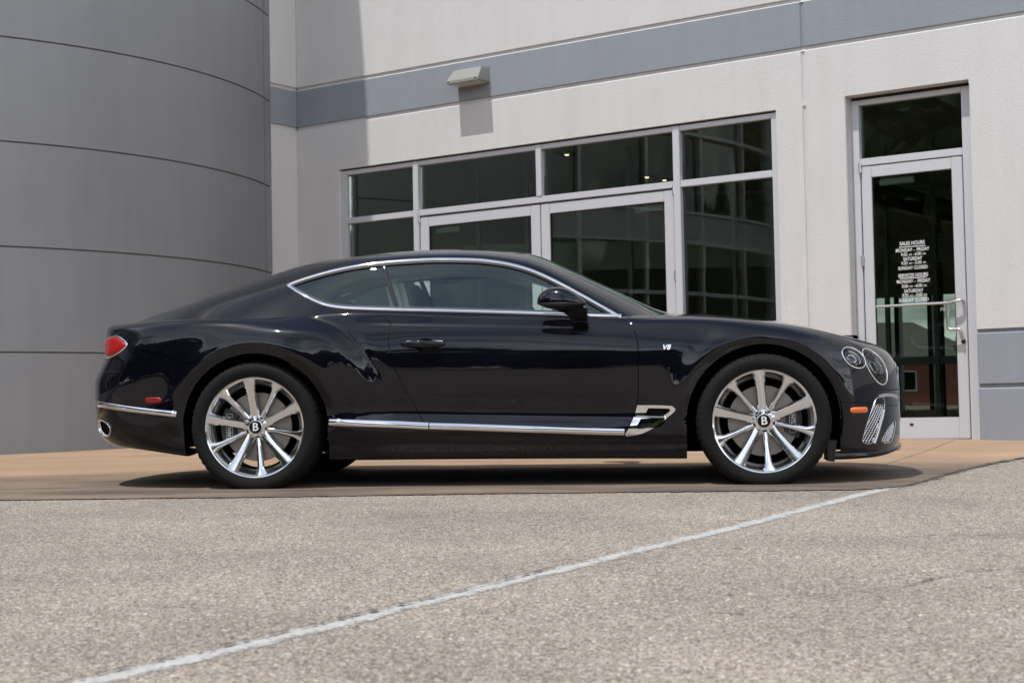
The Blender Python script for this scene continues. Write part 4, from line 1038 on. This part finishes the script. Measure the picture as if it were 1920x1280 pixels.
mirrored('window_divider', strip_on(bvh_cab, [(BX(z), z) for z in zz_], .028, .004, -.004), M_GLOSSBLACK)
# chrome strip along the flank
mirrored('side_moulding', strip_on(bvh_body, [(.428, .376), (.80, .359), (.988, .3475)], .041, .009), M_CHROME)
mirrored('door_moulding', strip_on(bvh_body, [(.994, .3472), (1.2, .339), (1.578, .3215), (1.85, .309), (2.083, .3005)], .039, .009), M_CHROME, door_o, far=False)
mirrored('rear_moulding', strip_on(bvh_body, [(-.452, .432), (-.60, .447), (-.75, .464), (-.86, .478), (-.93, .487), (-.985, .491)], .035, .008, dens=.012), M_CHROME)

# front lamps
def lamp(patch, name):
    for far in (0, 1):
        def mk(nm, VF, mat, par, sm=True):
            V, F = VF
            if far: V = [(v[0], -v[1], v[2]) for v in V]
            o = obj(nm, V, F, mat, par, sm); fixn(o, 60); return o
        root = mk(name, patch.ring(.0075, .005, .001), M_CHROME, car)
        mk('lamp_bowl', patch.grid([(1.0, .0), (.97, -.012), (.85, -.022), (.70, -.026), (.62, -.014), (.5, -.03), (.3, -.04), (.02, -.045)]), M_CRYSTAL, root)
        import copy as _cp
        for k_, sc_ in enumerate((.62, .34)):
            q_ = _cp.copy(patch); q_.poly = patch.poly*sc_; mk('lamp_ring', q_.ring(.010, .008, -.014-.008*k_), M_CHROME, root)
        mk('lamp_lens', patch.grid([(1.0, .001), (.93, .006), (.8, .010), (.6, .013), (.35, .015), (.02, .016)]), M_LENS, root)
        mk('lamp_bezel', patch.ring(.010, .004, -.004, -.010), M_GLOSSBLACK, root)
lamp(HLB, 'headlight'); lamp(HLS, 'headlight')

M_MESH = simple('bright mesh', (.8, .8, .82), .2, .8)
def lattice(patch, name, pitch, bar, par, mat):
    xs = patch.poly[:, 0]; zs = patch.poly[:, 1]; V, F = [], []
    lo, hi = A([xs.min(), zs.min()])-.02, A([xs.max(), zs.max()])+.02
    for s in (1, -1):
        L = (hi-lo).sum(); k = -L
        while k < L:
            p0 = A([lo[0], (lo[1] if s > 0 else hi[1])+k]); u = np.linspace(0, hi[0]-lo[0], 60)
            pts = np.stack([p0[0]+u, p0[1]+s*u*1.15], -1); ins = sd_poly(pts[:, 0], pts[:, 1], patch.poly) < -.002
            run = []
            for i in range(len(pts)+1):
                if i < len(pts) and ins[i]: run.append(pts[i])
                elif run:
                    if len(run) > 1:
                        q = [run[0], run[len(run)//2], run[-1]] if len(run) > 2 else run
                        v, f = tube([patch.at(*p, -.008)[0] for p in q], bar, 4); o = len(V); V += v; F += [tuple(i_+o for i_ in g) for g in f]
                    run = []
            k += pitch
    for far in (0, 1):
        VV = [(v[0], -v[1], v[2]) for v in V] if far else V
        o = obj(name, VV, F, mat, par[far]); fixn(o, 30)
def intake(patch, mat):
    pr = []
    for far in (0, 1):
        V, F = patch.grid([(1.0, -.012), (.5, -.03), (.02, -.03)])
        if far: V = [(v[0], -v[1], v[2]) for v in V]
        o = obj('air_intake', V, F, M_DARK, car); fixn(o); pr.append(o)
        V, F = patch.ring(.004, .003)
        if far: V = [(v[0], -v[1], v[2]) for v in V]
        o2 = obj('intake_frame', V, F, mat, o, True); fixn(o2)
    lattice(patch, 'intake_mesh', .027, .0030, pr, mat)
intake(INTAKE, M_MESH); intake(INTAKE2, M_ALU2)
def along(pts, width, thick, name, mat, lift=0., par=None, far=True):
    """moulding through 3-D points laid on the skin along the outward direction"""
    P = rounded(pts, 6, False) if len(pts) > 2 else A(pts, float); path, nor = [], []
    for p in P:
        d = p-A([2.6 if p[0] > 1.2 else 0., 0, p[2]]); d /= np.linalg.norm(d); h = bvh_body.ray_cast(Vector(p+d*.3), Vector(-d))
        if h[0] is None: continue
        q = A(h[1]); q = q if q@d > 0 else -q; path.append(A(h[0])+q*lift); nor.append(q)
    V, F = [], []; sec = [(-.5, -.6), (-.5, .3), (-.3, .85), (.3, .85), (.5, .3), (.5, -.6)]; k = len(sec); m = len(path)
    for i in range(m):
        t = path[min(i+1, m-1)]-path[max(i-1, 0)]; t /= np.linalg.norm(t); b = np.cross(nor[i], t); b /= np.linalg.norm(b)
        for u, v in sec: V.append(path[i]+b*u*width+nor[i]*v*thick)
    for i in range(m-1): F += [(i*k+q, i*k+(q+1) % k, (i+1)*k+(q+1) % k, (i+1)*k+q) for q in range(k)]
    F += [tuple(range(k)), tuple((m-1)*k+q for q in range(k))[::-1]]
    return mirrored(name, (V, F), mat, par, True, far)
along([(3.495, -.724, .474), (3.552, -.648, .480), (3.60, -.555, .475), (3.635, -.47, .466)], .022, .012, 'intake_moulding', M_CHROME)
along([(3.531, -.672, .400), (3.515, -.696, .345), (3.492, -.722, .285), (3.466, -.748, .215)], .013, .012, 'intake_blade', M_CHROME)
along([(3.26, -.88, .152), (3.36, -.83, .152), (3.50, -.70, .158), (3.60, -.53, .176), (3.66, -.36, .176), (3.69, -.2, .176), (3.70, -.02, .176)], .040, .020, 'front_splitter', M_PAINT)
both(g1+g2, 'radiator_grille', M_DARK)
GRP = Patch([(3.67, -.33, .645), (3.69, -.2, .65), (3.695, 0, .65), (3.69, .2, .65), (3.67, .33, .645), (3.68, .35, .50), (3.68, .33, .34), (3.70, 0, .335), (3.68, -.33, .34), (3.68, -.35, .50)], smooth=3)
o = obj('grille_frame', *GRP.ring(.02, .004), M_CHROME, car, True); fixn(o)
V, F = [], []
for i in range(-11, 12):
    v, f = tube([(3.70-.30*(i*.034)**2, i*.034, z) for z in np.linspace(.345, .64, 5)], .0045, 4); oo = len(V); V += v; F += [tuple(q+oo for q in g) for g in f]
o = obj('grille_bars', V, F, M_CHROME, car); fixn(o, 30)
# vent, markers, lamps
def pair(skinlike, name, mat, par=None, turn=0.): return both(skinlike, name, mat, par, turn)
v1, v2 = pair(ring.offset(.006), 'side_vent', M_CHROME, None, .02)
vbase.make('vent_backing', M_DARK, v1); vbase.mirror().make('vent_backing', M_DARK, v2)
V, F = strip_on(bvh_body, [(2.150, .386), (2.20, .3835), (2.25, .3815), (2.306, .380)], .0085, .010)
o = obj('vent_bar', V, F, M_CHROME, v1, True); fixn(o)
V, F = [], []
for z in list(np.arange(.323, .373, .0095))+list(np.arange(.395, .432, .0095)):
    x0, x1 = 2.15+.0*z, np.interp(z, [.318, .333, .375, .39, .412], [2.19, 2.235, 2.292, 2.305, 2.338]); x0 = np.interp(z, [.32, .37, .39, .43], [2.154, 2.174, 2.193, 2.215])
    v, f = strip_on(bvh_body, [(x0, z), ((x0+x1)/2, z), (x1, z)], .0045, .006, -.012); oo = len(V); V += v; F += [tuple(q+oo for q in g) for g in f]
o = obj('vent_slats', V, F, M_BLACK, v1, True); fixn(o)

def marker(pts, name, mat, smooth=4, rim=None, bul=.006):
    p = Patch(pts, smooth=smooth)
    for far in (0, 1):
        V, F = p.grid([(1.02, -.004), (1.0, .002), (.9, bul), (.6, bul*1.3), (.02, bul*1.4)])
        if far: V = [(v[0], -v[1], v[2]) for v in V]
        o = obj(name, V, F, mat, car, True); fixn(o, 60)
        if rim:
            V, F = p.ring(rim, .006, .001, .004)
            if far: V = [(v[0], -v[1], v[2]) for v in V]
            q = obj('lamp_rim', V, F, M_CHROME, o, True); fixn(q, 60)
def capsule(x0, x1, z, h, yfn):
    out = []
    for sx, c in ((1, x1-h), (-1, x0+h)):
        for a in np.linspace(-90, 90, 6): out.append((c+sx*h*math.cos(math.radians(a)), z+h*math.sin(math.radians(a))*sx))
    return [(x, yfn(x), zz) for x, zz in out]
marker(capsule(3.326, 3.431, .403, .0165, lambda x: np.interp(x, [3.326, 3.43], [-.870, -.785])), 'amber_side_marker', M_AMBER, 0)
marker(capsule(-.647, -.540, .512, .0165, lambda x: np.interp(x, [-.647, -.54], [-.903, -.92])), 'red_side_marker', M_REDMARK, 0)
marker([(-.895, -.715, .878), (-.858, -.750, .880), (-.815, -.790, .866), (-.772, -.830, .838), (-.793, -.828, .808), (-.845, -.796, .780), (-.897, -.745, .767), (-.935, -.68, .768), (-.96, -.61, .79), (-.96, -.61, .84), (-.935, -.66, .872)], 'taillight', M_RED, 4, .012, .010)
# exhaust
for far in (0, 1):
    def sd_(VF): return ([(v[0], -v[1], v[2]) for v in VF[0]], VF[1]) if far else VF
    o = obj('exhaust_tip', *sd_(EXH.ring(.014, .012, -.006, -.008)), M_CHROME, car, True); fixn(o, 60)
    q = obj('exhaust_bore', *sd_(EXH.grid([(.93, -.004), (.86, -.02), (.80, -.08), (.02, -.10)])), M_DARK, o, True); fixn(q, 60)
    q = obj('exhaust_bezel', *sd_(EXH.ring(.010, .005, 0, .006)), M_GLOSSBLACK, o, True); fixn(q, 60)
# door handles
for sy in (-1, 1):
    par = door_o if sy < 0 else door_far
    V, F = [], []; m = 25; k = 12
    for i in range(m):
        u = i/(m-1); x = .836+.256*u; b = math.sin(math.pi*u)**.45; h = .004+.0175*b; d = .004+.008*b; off = -.002+.030*math.sin(math.pi*u)**.6
        p, q = on_side(bvh_body, x, .807)
        for j in range(k):
            a = 2*math.pi*j/k; V.append(A([x, sy*(-1)*0+p[1]-off-d*math.sin(a), p[2]+h*math.cos(a)]))
    for i in range(m-1): F += [(i*k+j, i*k+(j+1) % k, (i+1)*k+(j+1) % k, (i+1)*k+j) for j in range(k)]
    F += [tuple(range(k)), tuple((m-1)*k+j for j in range(k))]
    if sy > 0: V = [(v[0], -v[1], v[2]) for v in V]
    o = obj('door_handle', V, F, M_PAINT, par, True); fixn(o, 60)
    V, F = tube([A([x, on_side(bvh_body, x, .82)[0][1]-.031*math.sin(math.pi*(x-.836)/.256)**.6, .8215+.003*math.sin(math.pi*(x-.836)/.256)-.002]) for x in np.linspace(.872, 1.075, 14)], .0042, 6)
    if sy > 0: V = [(v[0], -v[1], v[2]) for v in V]
    o = obj('handle_trim', V, F, M_CHROME, par, True); fixn(o, 60)
    cup = Patch([on_side(bvh_body, GRIP_C[0]+GRIP_R[0]*math.cos(a), GRIP_C[1]+GRIP_R[1]*math.sin(a))[0] for a in np.linspace(0, 2*math.pi, 19)[:-1]], smooth=2)
    V, F = cup.grid([(1.01, -.0005), (.92, -.008), (.75, -.022), (.5, -.033), (.02, -.037)])
    if sy > 0: V = [(v[0], -v[1], v[2]) for v in V]
    o = obj('handle_cup', V, F, M_PAINT, par, True); fixn(o, 60)
# mirrors
mx = [1.618, 1.624, 1.640, 1.668, 1.705, 1.75, 1.80, 1.84, 1.868, 1.884, 1.892]
mt = [1.034, 1.052, 1.072, 1.092, 1.1035, 1.1045, 1.088, 1.062, 1.037, 1.018, 1.008]
mb = [1.032, 1.016, 1.002, .991, .985, .983, .985, .990, .996, 1.001, 1.004]
md_ = [.006, .030, .048, .064, .076, .083, .084, .074, .052, .028, .006]
xs = np.linspace(1.618, 1.892, 34); Sm = solve_spline(mx, np.stack([mt, mb, md_], -1)); row = ev(Sm, xs); k = 26
V, F = [], []
for x, (t, b, d) in zip(xs, row):
    for j in range(k):
        a = 2*math.pi*j/k; c, s_ = math.cos(a), math.sin(a)
        zc, hz = 1.012, (t-1.012 if s_ > 0 else 1.012-b); V.append(A([x, -1.045+max(d, .004)*np.sign(c)*abs(c)**.85, zc+hz*np.sign(s_)*abs(s_)**.8]))
for i in range(len(xs)-1): F += [(i*k+j, i*k+(j+1) % k, (i+1)*k+(j+1) % k, (i+1)*k+j) for j in range(k)]
F += [tuple(range(k)), tuple((len(xs)-1)*k+j for j in range(k))]
mo = mirrored('wing_mirror', (V, F), M_PAINT)
for sy, par in ((1, mo[0]), (-1, mo[1])):
    lo = [(1.70, .990), (1.888, .998), (1.886, .905), (1.812, .905)]
    st = [A(p) for p in ((1.690, -1.06, .990), (1.880, -1.07, .996), (1.893, -.985, .998), (1.70, -.97, .990))]; bt = [A(p) for p in ((1.806, -.935, .906), (1.884, -.935, .905), (1.893, -.875, .915), (1.812, -.875, .915))]; md2 = [A(p) for p in ((1.778, -1.01, .955), (1.893, -1.01, .955), (1.90, -.93, .962), (1.785, -.92, .962))]
    bm = bmesh.new(); rows = [[bm.verts.new((p[0], sy*p[1], p[2])) for p in r_] for r_ in (st, md2, bt)]
    for a_, b_ in zip(rows[:-1], rows[1:]):
        for j in range(4): bm.faces.new([a_[j], a_[(j+1) % 4], b_[(j+1) % 4], b_[j]])
    bm.faces.new(rows[0]); bm.faces.new(rows[-1][::-1]); bmesh.ops.bevel(bm, geom=bm.edges[:], offset=.008, segments=2, affect='EDGES')
    bmobj('mirror_arm', bm, M_GLOSSBLACK, par, True, math.radians(50))
    V, F = tube([(x, sy*(-1.045-max(.006, float(np.interp(x, mx, md_)))*.995), 1.0125-.0*x) for x in np.linspace(1.63, 1.885, 20)], .0035, 6)
    o = obj('mirror_seam', V, F, M_BLACK, par, True); fixn(o, 60)
# badge on the fender
pv, qv = on_side(bvh_body, 2.32, .765)
for sy in (-1, 1):
    mtx = Matrix(((1, 0, 0, 2.32), (0, 0, 1, pv[1]-.003), (0, 1, 0, .765), (0, 0, 0, 1))) if sy < 0 else Matrix(((-1, 0, 0, 2.32), (0, 0, -1, -pv[1]+.003), (0, 1, 0, .765), (0, 0, 0, 1)))
    mtx = Matrix(((1, 0, 0, 2.32), (0, .2, -1, pv[1]-.004), (0, 1, .2, .765), (0, 0, 0, 1))) if sy < 0 else Matrix(((-1, 0, 0, 2.32), (0, -.2, 1, -pv[1]+.004), (0, 1, .2, .765), (0, 0, 0, 1)))
    text('engine_badge', 'V8', .040, M_CHROME, car, mtx, .0025, .0006, spacing=1.05, shear=.3)
# ---- wheels
def build_wheel(x, sy, ang, front):
    hub = A([x, sy*.935, HUB[0][1]]); s = -sy            # local +y points inboard
    def place(V): return [(hub[0]+v[0], hub[1]+s*v[1], hub[2]+v[2]) for v in V]
    R = .3735
    prof = [(.281, -.012), (.288, -.017), (.297, -.021), (.315, -.027), (.335, -.028), (.350, -.022), (.3605, -.010), (.3675, .006), (.3705, .020), (.3720, .045)]
    for g in (.085, .135, .185):
        prof += [(R, g-.018), (R-.007, g-.016), (R-.007, g-.004), (R, g-.002)]
    prof += [(.3720, .225), (.3700, .248), (.362, .268), (.345, .280), (.31, .282), (.275, .27)]
    V, F = [], []; seg = 180; k = len(prof)
    for i in range(seg):
        a = 2*math.pi*i/seg; c, q = math.cos(a), math.sin(a); notch = (i % 3 == 0)
        for j, (r, y) in enumerate(prof):
            rr = r-(.0045 if notch and 6 <= j <= 9 else 0)
            V.append((rr*c, y, max(rr*q, -HUB[0][1]+.002)))
    for i in range(seg):
        j = (i+1) % seg; F += [(i*k+q, j*k+q, j*k+q+1, i*k+q+1) for q in range(k-1)]
    w = empty('wheel', parent=car)
    def part(nm, VF, mat, ang_=40, smooth=True):
        o = obj(nm, place(VF[0]), VF[1], mat, w, smooth); fixn(o, ang_); return o
    part('tyre', (V, F), M_RUBBER, 35)
    rimp = [(.2765, -.010), (.2835, -.014), (.2845, -.010), (.2805, -.0062), (.274, .000), (.264, .010), (.253, .024), (.243, .042), (.237, .062), (.235, .10), (.250, .20), (.262, .235), (.28, .245), (.272, .25), (.24, .205), (.229, .10), (.231, .060), (.246, .034), (.262, .004), (.2725, -.0095)]
    V, F = lathe(rimp+[rimp[0]], 120); part('rim', (V, F), M_RIM, 40)
    rot = lambda V, a: [(v[0]*math.cos(a)-v[2]*math.sin(a), v[1], v[0]*math.sin(a)+v[2]*math.cos(a)) for v in V]
    def spoke(rs, wt, wb, yt, dep):
        """loft along the radius; flat face with chamfered, rounded flanks"""
        V, F = [], []; k = 8
        for r, a, b, y, d in zip(rs, wt, wb, yt, dep):
            for u, yy in ((-a, y), (-a*.5, y-.0012), (a*.5, y-.0012), (a, y), (b, y+.007), (b*.98, y+d), (-b*.98, y+d), (-b, y+.007)): V.append((r, yy, u))
        for i in range(len(rs)-1): F += [(i*k+q, i*k+(q+1) % k, (i+1)*k+(q+1) % k, (i+1)*k+q) for q in range(k)]
        F += [tuple(range(k)), tuple((len(rs)-1)*k+q for q in range(k))]
        return V, F
    u = np.linspace(0, 1, 14)
    main = spoke(.050+u*.224, .0225-.004*np.sin(math.pi*u)+.0035*u, .030-.006*np.sin(math.pi*u**.8)+.005*u**4, .030-.041*u**1.15, .030+0*u)
    thin = spoke(.062+u*.212, np.interp(u, [0, .3, .75, .9, 1], [.006, .0075, .0105, .018, .030]), np.interp(u, [0, .3, .75, .9, 1], [.013, .0135, .0165, .026, .042]), .034-.044*u**1.1, .030+0*u)
    for q in range(5):
        a = math.radians(ang+72*q); part('spoke', (rot(main[0], a), main[1]), M_RIM, 28)
        part('thin_spoke', (rot(thin[0], a+math.radians(36)), thin[1]), M_RIM, 28)
    # hub with lobes between the spokes
    V, F = [], []; n = 60; rr = [0, .5, .9, 1.0, 1.0]; yy = [.022, .022, .025, .032, .06]
    for i in range(n):
        a = 2*math.pi*i/n; R0 = .062+.008*math.cos(5*(a-math.radians(ang)))
        for r, y in zip(rr, yy): V.append((R0*r*math.cos(a), y, R0*r*math.sin(a)))
    for i in range(n):
        j = (i+1) % n; F += [(i*5+q, j*5+q, j*5+q+1, i*5+q+1) for q in range(4)]
    part('hub', (V, F), M_RIM, 40)
    part('hub_cap', lathe([(.0, .011), (.0375, .011), (.0395, .014), (.0405, .023)], 40), M_CHROME)
    part('emblem_disc', lathe([(.0, .0095), (.0345, .0095), (.036, .0115)], 40), simple('emblem black', (.004, .004, .005), .35, spec=.2))
    if sy < 0: mtx = Matrix(((1, 0, 0, hub[0]), (0, 0, -1, hub[1]+.0088), (0, 1, 0, hub[2]), (0, 0, 0, 1)))
    else: mtx = Matrix(((-1, 0, 0, hub[0]), (0, 0, 1, hub[1]-.0088), (0, 1, 0, hub[2]), (0, 0, 0, 1)))
    text('emblem_letter', 'B', .064, M_WHITE, w, mtx, .0008, .0011)
    part('brake_disc', lathe([(.075, .055), (.078, .075), (.195, .075), (.195, .105), (.06, .105)], 72), M_DISC)
    part('brake_hat', lathe([(.0, .045), (.072, .045), (.08, .08)], 40), M_BLACK)
    # caliper on the side of the disc facing the middle of the car's nose/tail
    ca = math.radians(2 if front else 178); V, F = [], []
    arc = np.linspace(-.52, .52, 16); sec = [(.125, .052), (.128, .044), (.190, .044), (.212, .060), (.214, .115), (.125, .115)]; k = len(sec)
    for t in arc:
        e = 1-abs(t/.56)**6*.25
        for r, y in sec: V.append((r*math.cos(ca+t)*1.0, y, r*math.sin(ca+t)))
    for i in range(len(arc)-1): F += [(i*k+q, i*k+(q+1) % k, (i+1)*k+(q+1) % k, (i+1)*k+q) for q in range(k)]
    F += [tuple(range(k)), tuple((len(arc)-1)*k+q for q in range(k))]
    part('brake_caliper', (V, F), M_CALIPER, 30)
    cx = .158*math.cos(ca); cz = .158*math.sin(ca)
    if sy < 0:
        mtx = Matrix(((0, 1 if not front else 1, 0, hub[0]+cx), (0, 0, -1, hub[1]+.0425), (-1 if front else -1, 0, 0, hub[2]+cz), (0, 0, 0, 1)))
        if not front: mtx = Matrix(((0, -1, 0, hub[0]+cx), (0, 0, -1, hub[1]+.0425), (1, 0, 0, hub[2]+cz), (0, 0, 0, 1)))
        text('caliper_lettering', 'BENTLEY', .027, M_WHITE, w, mtx, .0006, .0006, spacing=1.1)
        V, F = [], []
        for a_, b_ in (((-.07, -.017), (.07, -.017)), ((.07, -.017), (.07, .017)), ((.07, .017), (-.07, .017)), ((-.07, .017), (-.07, -.017))):
            p_ = [mtx@Vector((q[0], q[1], 0)) for q in (a_, b_)]; v_, f_ = tube([A(p) for p in p_], .0012, 4); oo = len(V); V += v_; F += [tuple(i+oo for i in g) for g in f_]
        obj('caliper_frame', V, F, M_WHITE, w)
    V, F = tube([(-.1, .13, .0), (.0, .16, -.02), (.08, .2, -.03)], .03, 8); part('suspension_arm', (V, F), M_BLACK)
    return w
for x, fr_ in ((0., False), (2.851, True)):
    for sy in (-1, 1): build_wheel(x, sy, 95 if fr_ else 97, fr_)
# wheel-house liners and underbody
for hx, hz in HUB:
    for sy in (-1, 1):
        V, F = [], []; n = 40; k = 4
        for i in range(n+1):
            a = math.radians(-12+204*i/n)
            for r, y in ((.432, .915), (.44, .60), (.44, .56), (.02, .56)): V.append((hx+r*math.cos(a), sy*y, hz+r*math.sin(a)))
        for i in range(n): F += [(i*k+q, i*k+q+1, (i+1)*k+q+1, (i+1)*k+q) for q in range(3)]
        obj('wheel_liner', V, F, M_DARK, car)
for nm, b in (('underbody', (.45, 2.41, -.80, .80, .17, .30)), ('underbody', (-.60, -.415, -.80, .80, .235, .5)), ('underbody', (-.41, .46, -.55, .55, .19, .6)), ('underbody', (2.40, 3.45, -.55, .55, .17, .6))):
    box(nm, b, M_DARK, car, .02)
for sy in (-1, 1):
    bm = bmesh.new(); vv_ = [bm.verts.new(p) for p in ((3.195, sy*.87, .24), (3.25, sy*.87, .24), (3.235, sy*.87, .12), (3.20, sy*.87, .125), (3.195, sy*.66, .24), (3.25, sy*.66, .24), (3.235, sy*.66, .12), (3.20, sy*.66, .125))]
    for q in ((0, 1, 2, 3), (7, 6, 5, 4), (0, 4, 5, 1), (1, 5, 6, 2), (2, 6, 7, 3), (3, 7, 4, 0)): bm.faces.new([vv_[i] for i in q])
    bmobj('air_deflector', bm, M_BLACK, car)
# cabin
def seat(x, y, h=0.):
    o = None
    bm = bmesh.new()
    def blob(x0, x1, y0, y1, z0, z1, tilt=0., px=0, pz=0):
        a = bmesh.new(); add_box(a, x0, x1, y0, y1, z0+h, z1+h); bmesh.ops.bevel(a, geom=a.edges[:], offset=.035, segments=3, affect='EDGES')
        if tilt: bmesh.ops.rotate(a, cent=(px, 0, pz), matrix=Matrix.Rotation(tilt, 3, 'Y'), verts=a.verts)
        me = bpy.data.meshes.new('t'); a.to_mesh(me); a.free(); bm.from_mesh(me); bpy.data.meshes.remove(me)
    blob(x, x+.50, y-.25, y+.25, .42, .56)
    blob(x-.10, x+.03, y-.25, y+.25, .52, 1.05, -.24, x, .52)
    blob(x-.075, x+.035, y-.135, y+.135, .98, 1.225, -.22, x, .52)
    return bmobj('seat', bm, M_CREAM, car, True, math.radians(45))
seat(.90, -.37); seat(.90, .37); seat(.24, -.34, -.16); seat(.24, .34, -.16)
box('cabin_floor', (-.2, 2.3, -.75, .75, .31, .40), M_CARPET, car, .02)
box('dashboard', (1.75, 2.25, -.72, .72, .62, .90), M_CARPET, car, .05)
V, F = tube([(1.52+.06*math.sin(t)*0-.10*math.sin(t)*.35, .37+.18*math.cos(t), .86+.18*math.sin(t)) for t in np.linspace(0, 2*math.pi, 30)], .014, 8)
obj('steering_wheel', V, F, M_BLACK, car, True)
box('door_card', (.85, 2.0, -.80, -.76, .45, .93), M_CREAM, car, .02); box('door_card', (.85, 2.0, .76, .80, .45, .93), M_CREAM, car, .02)
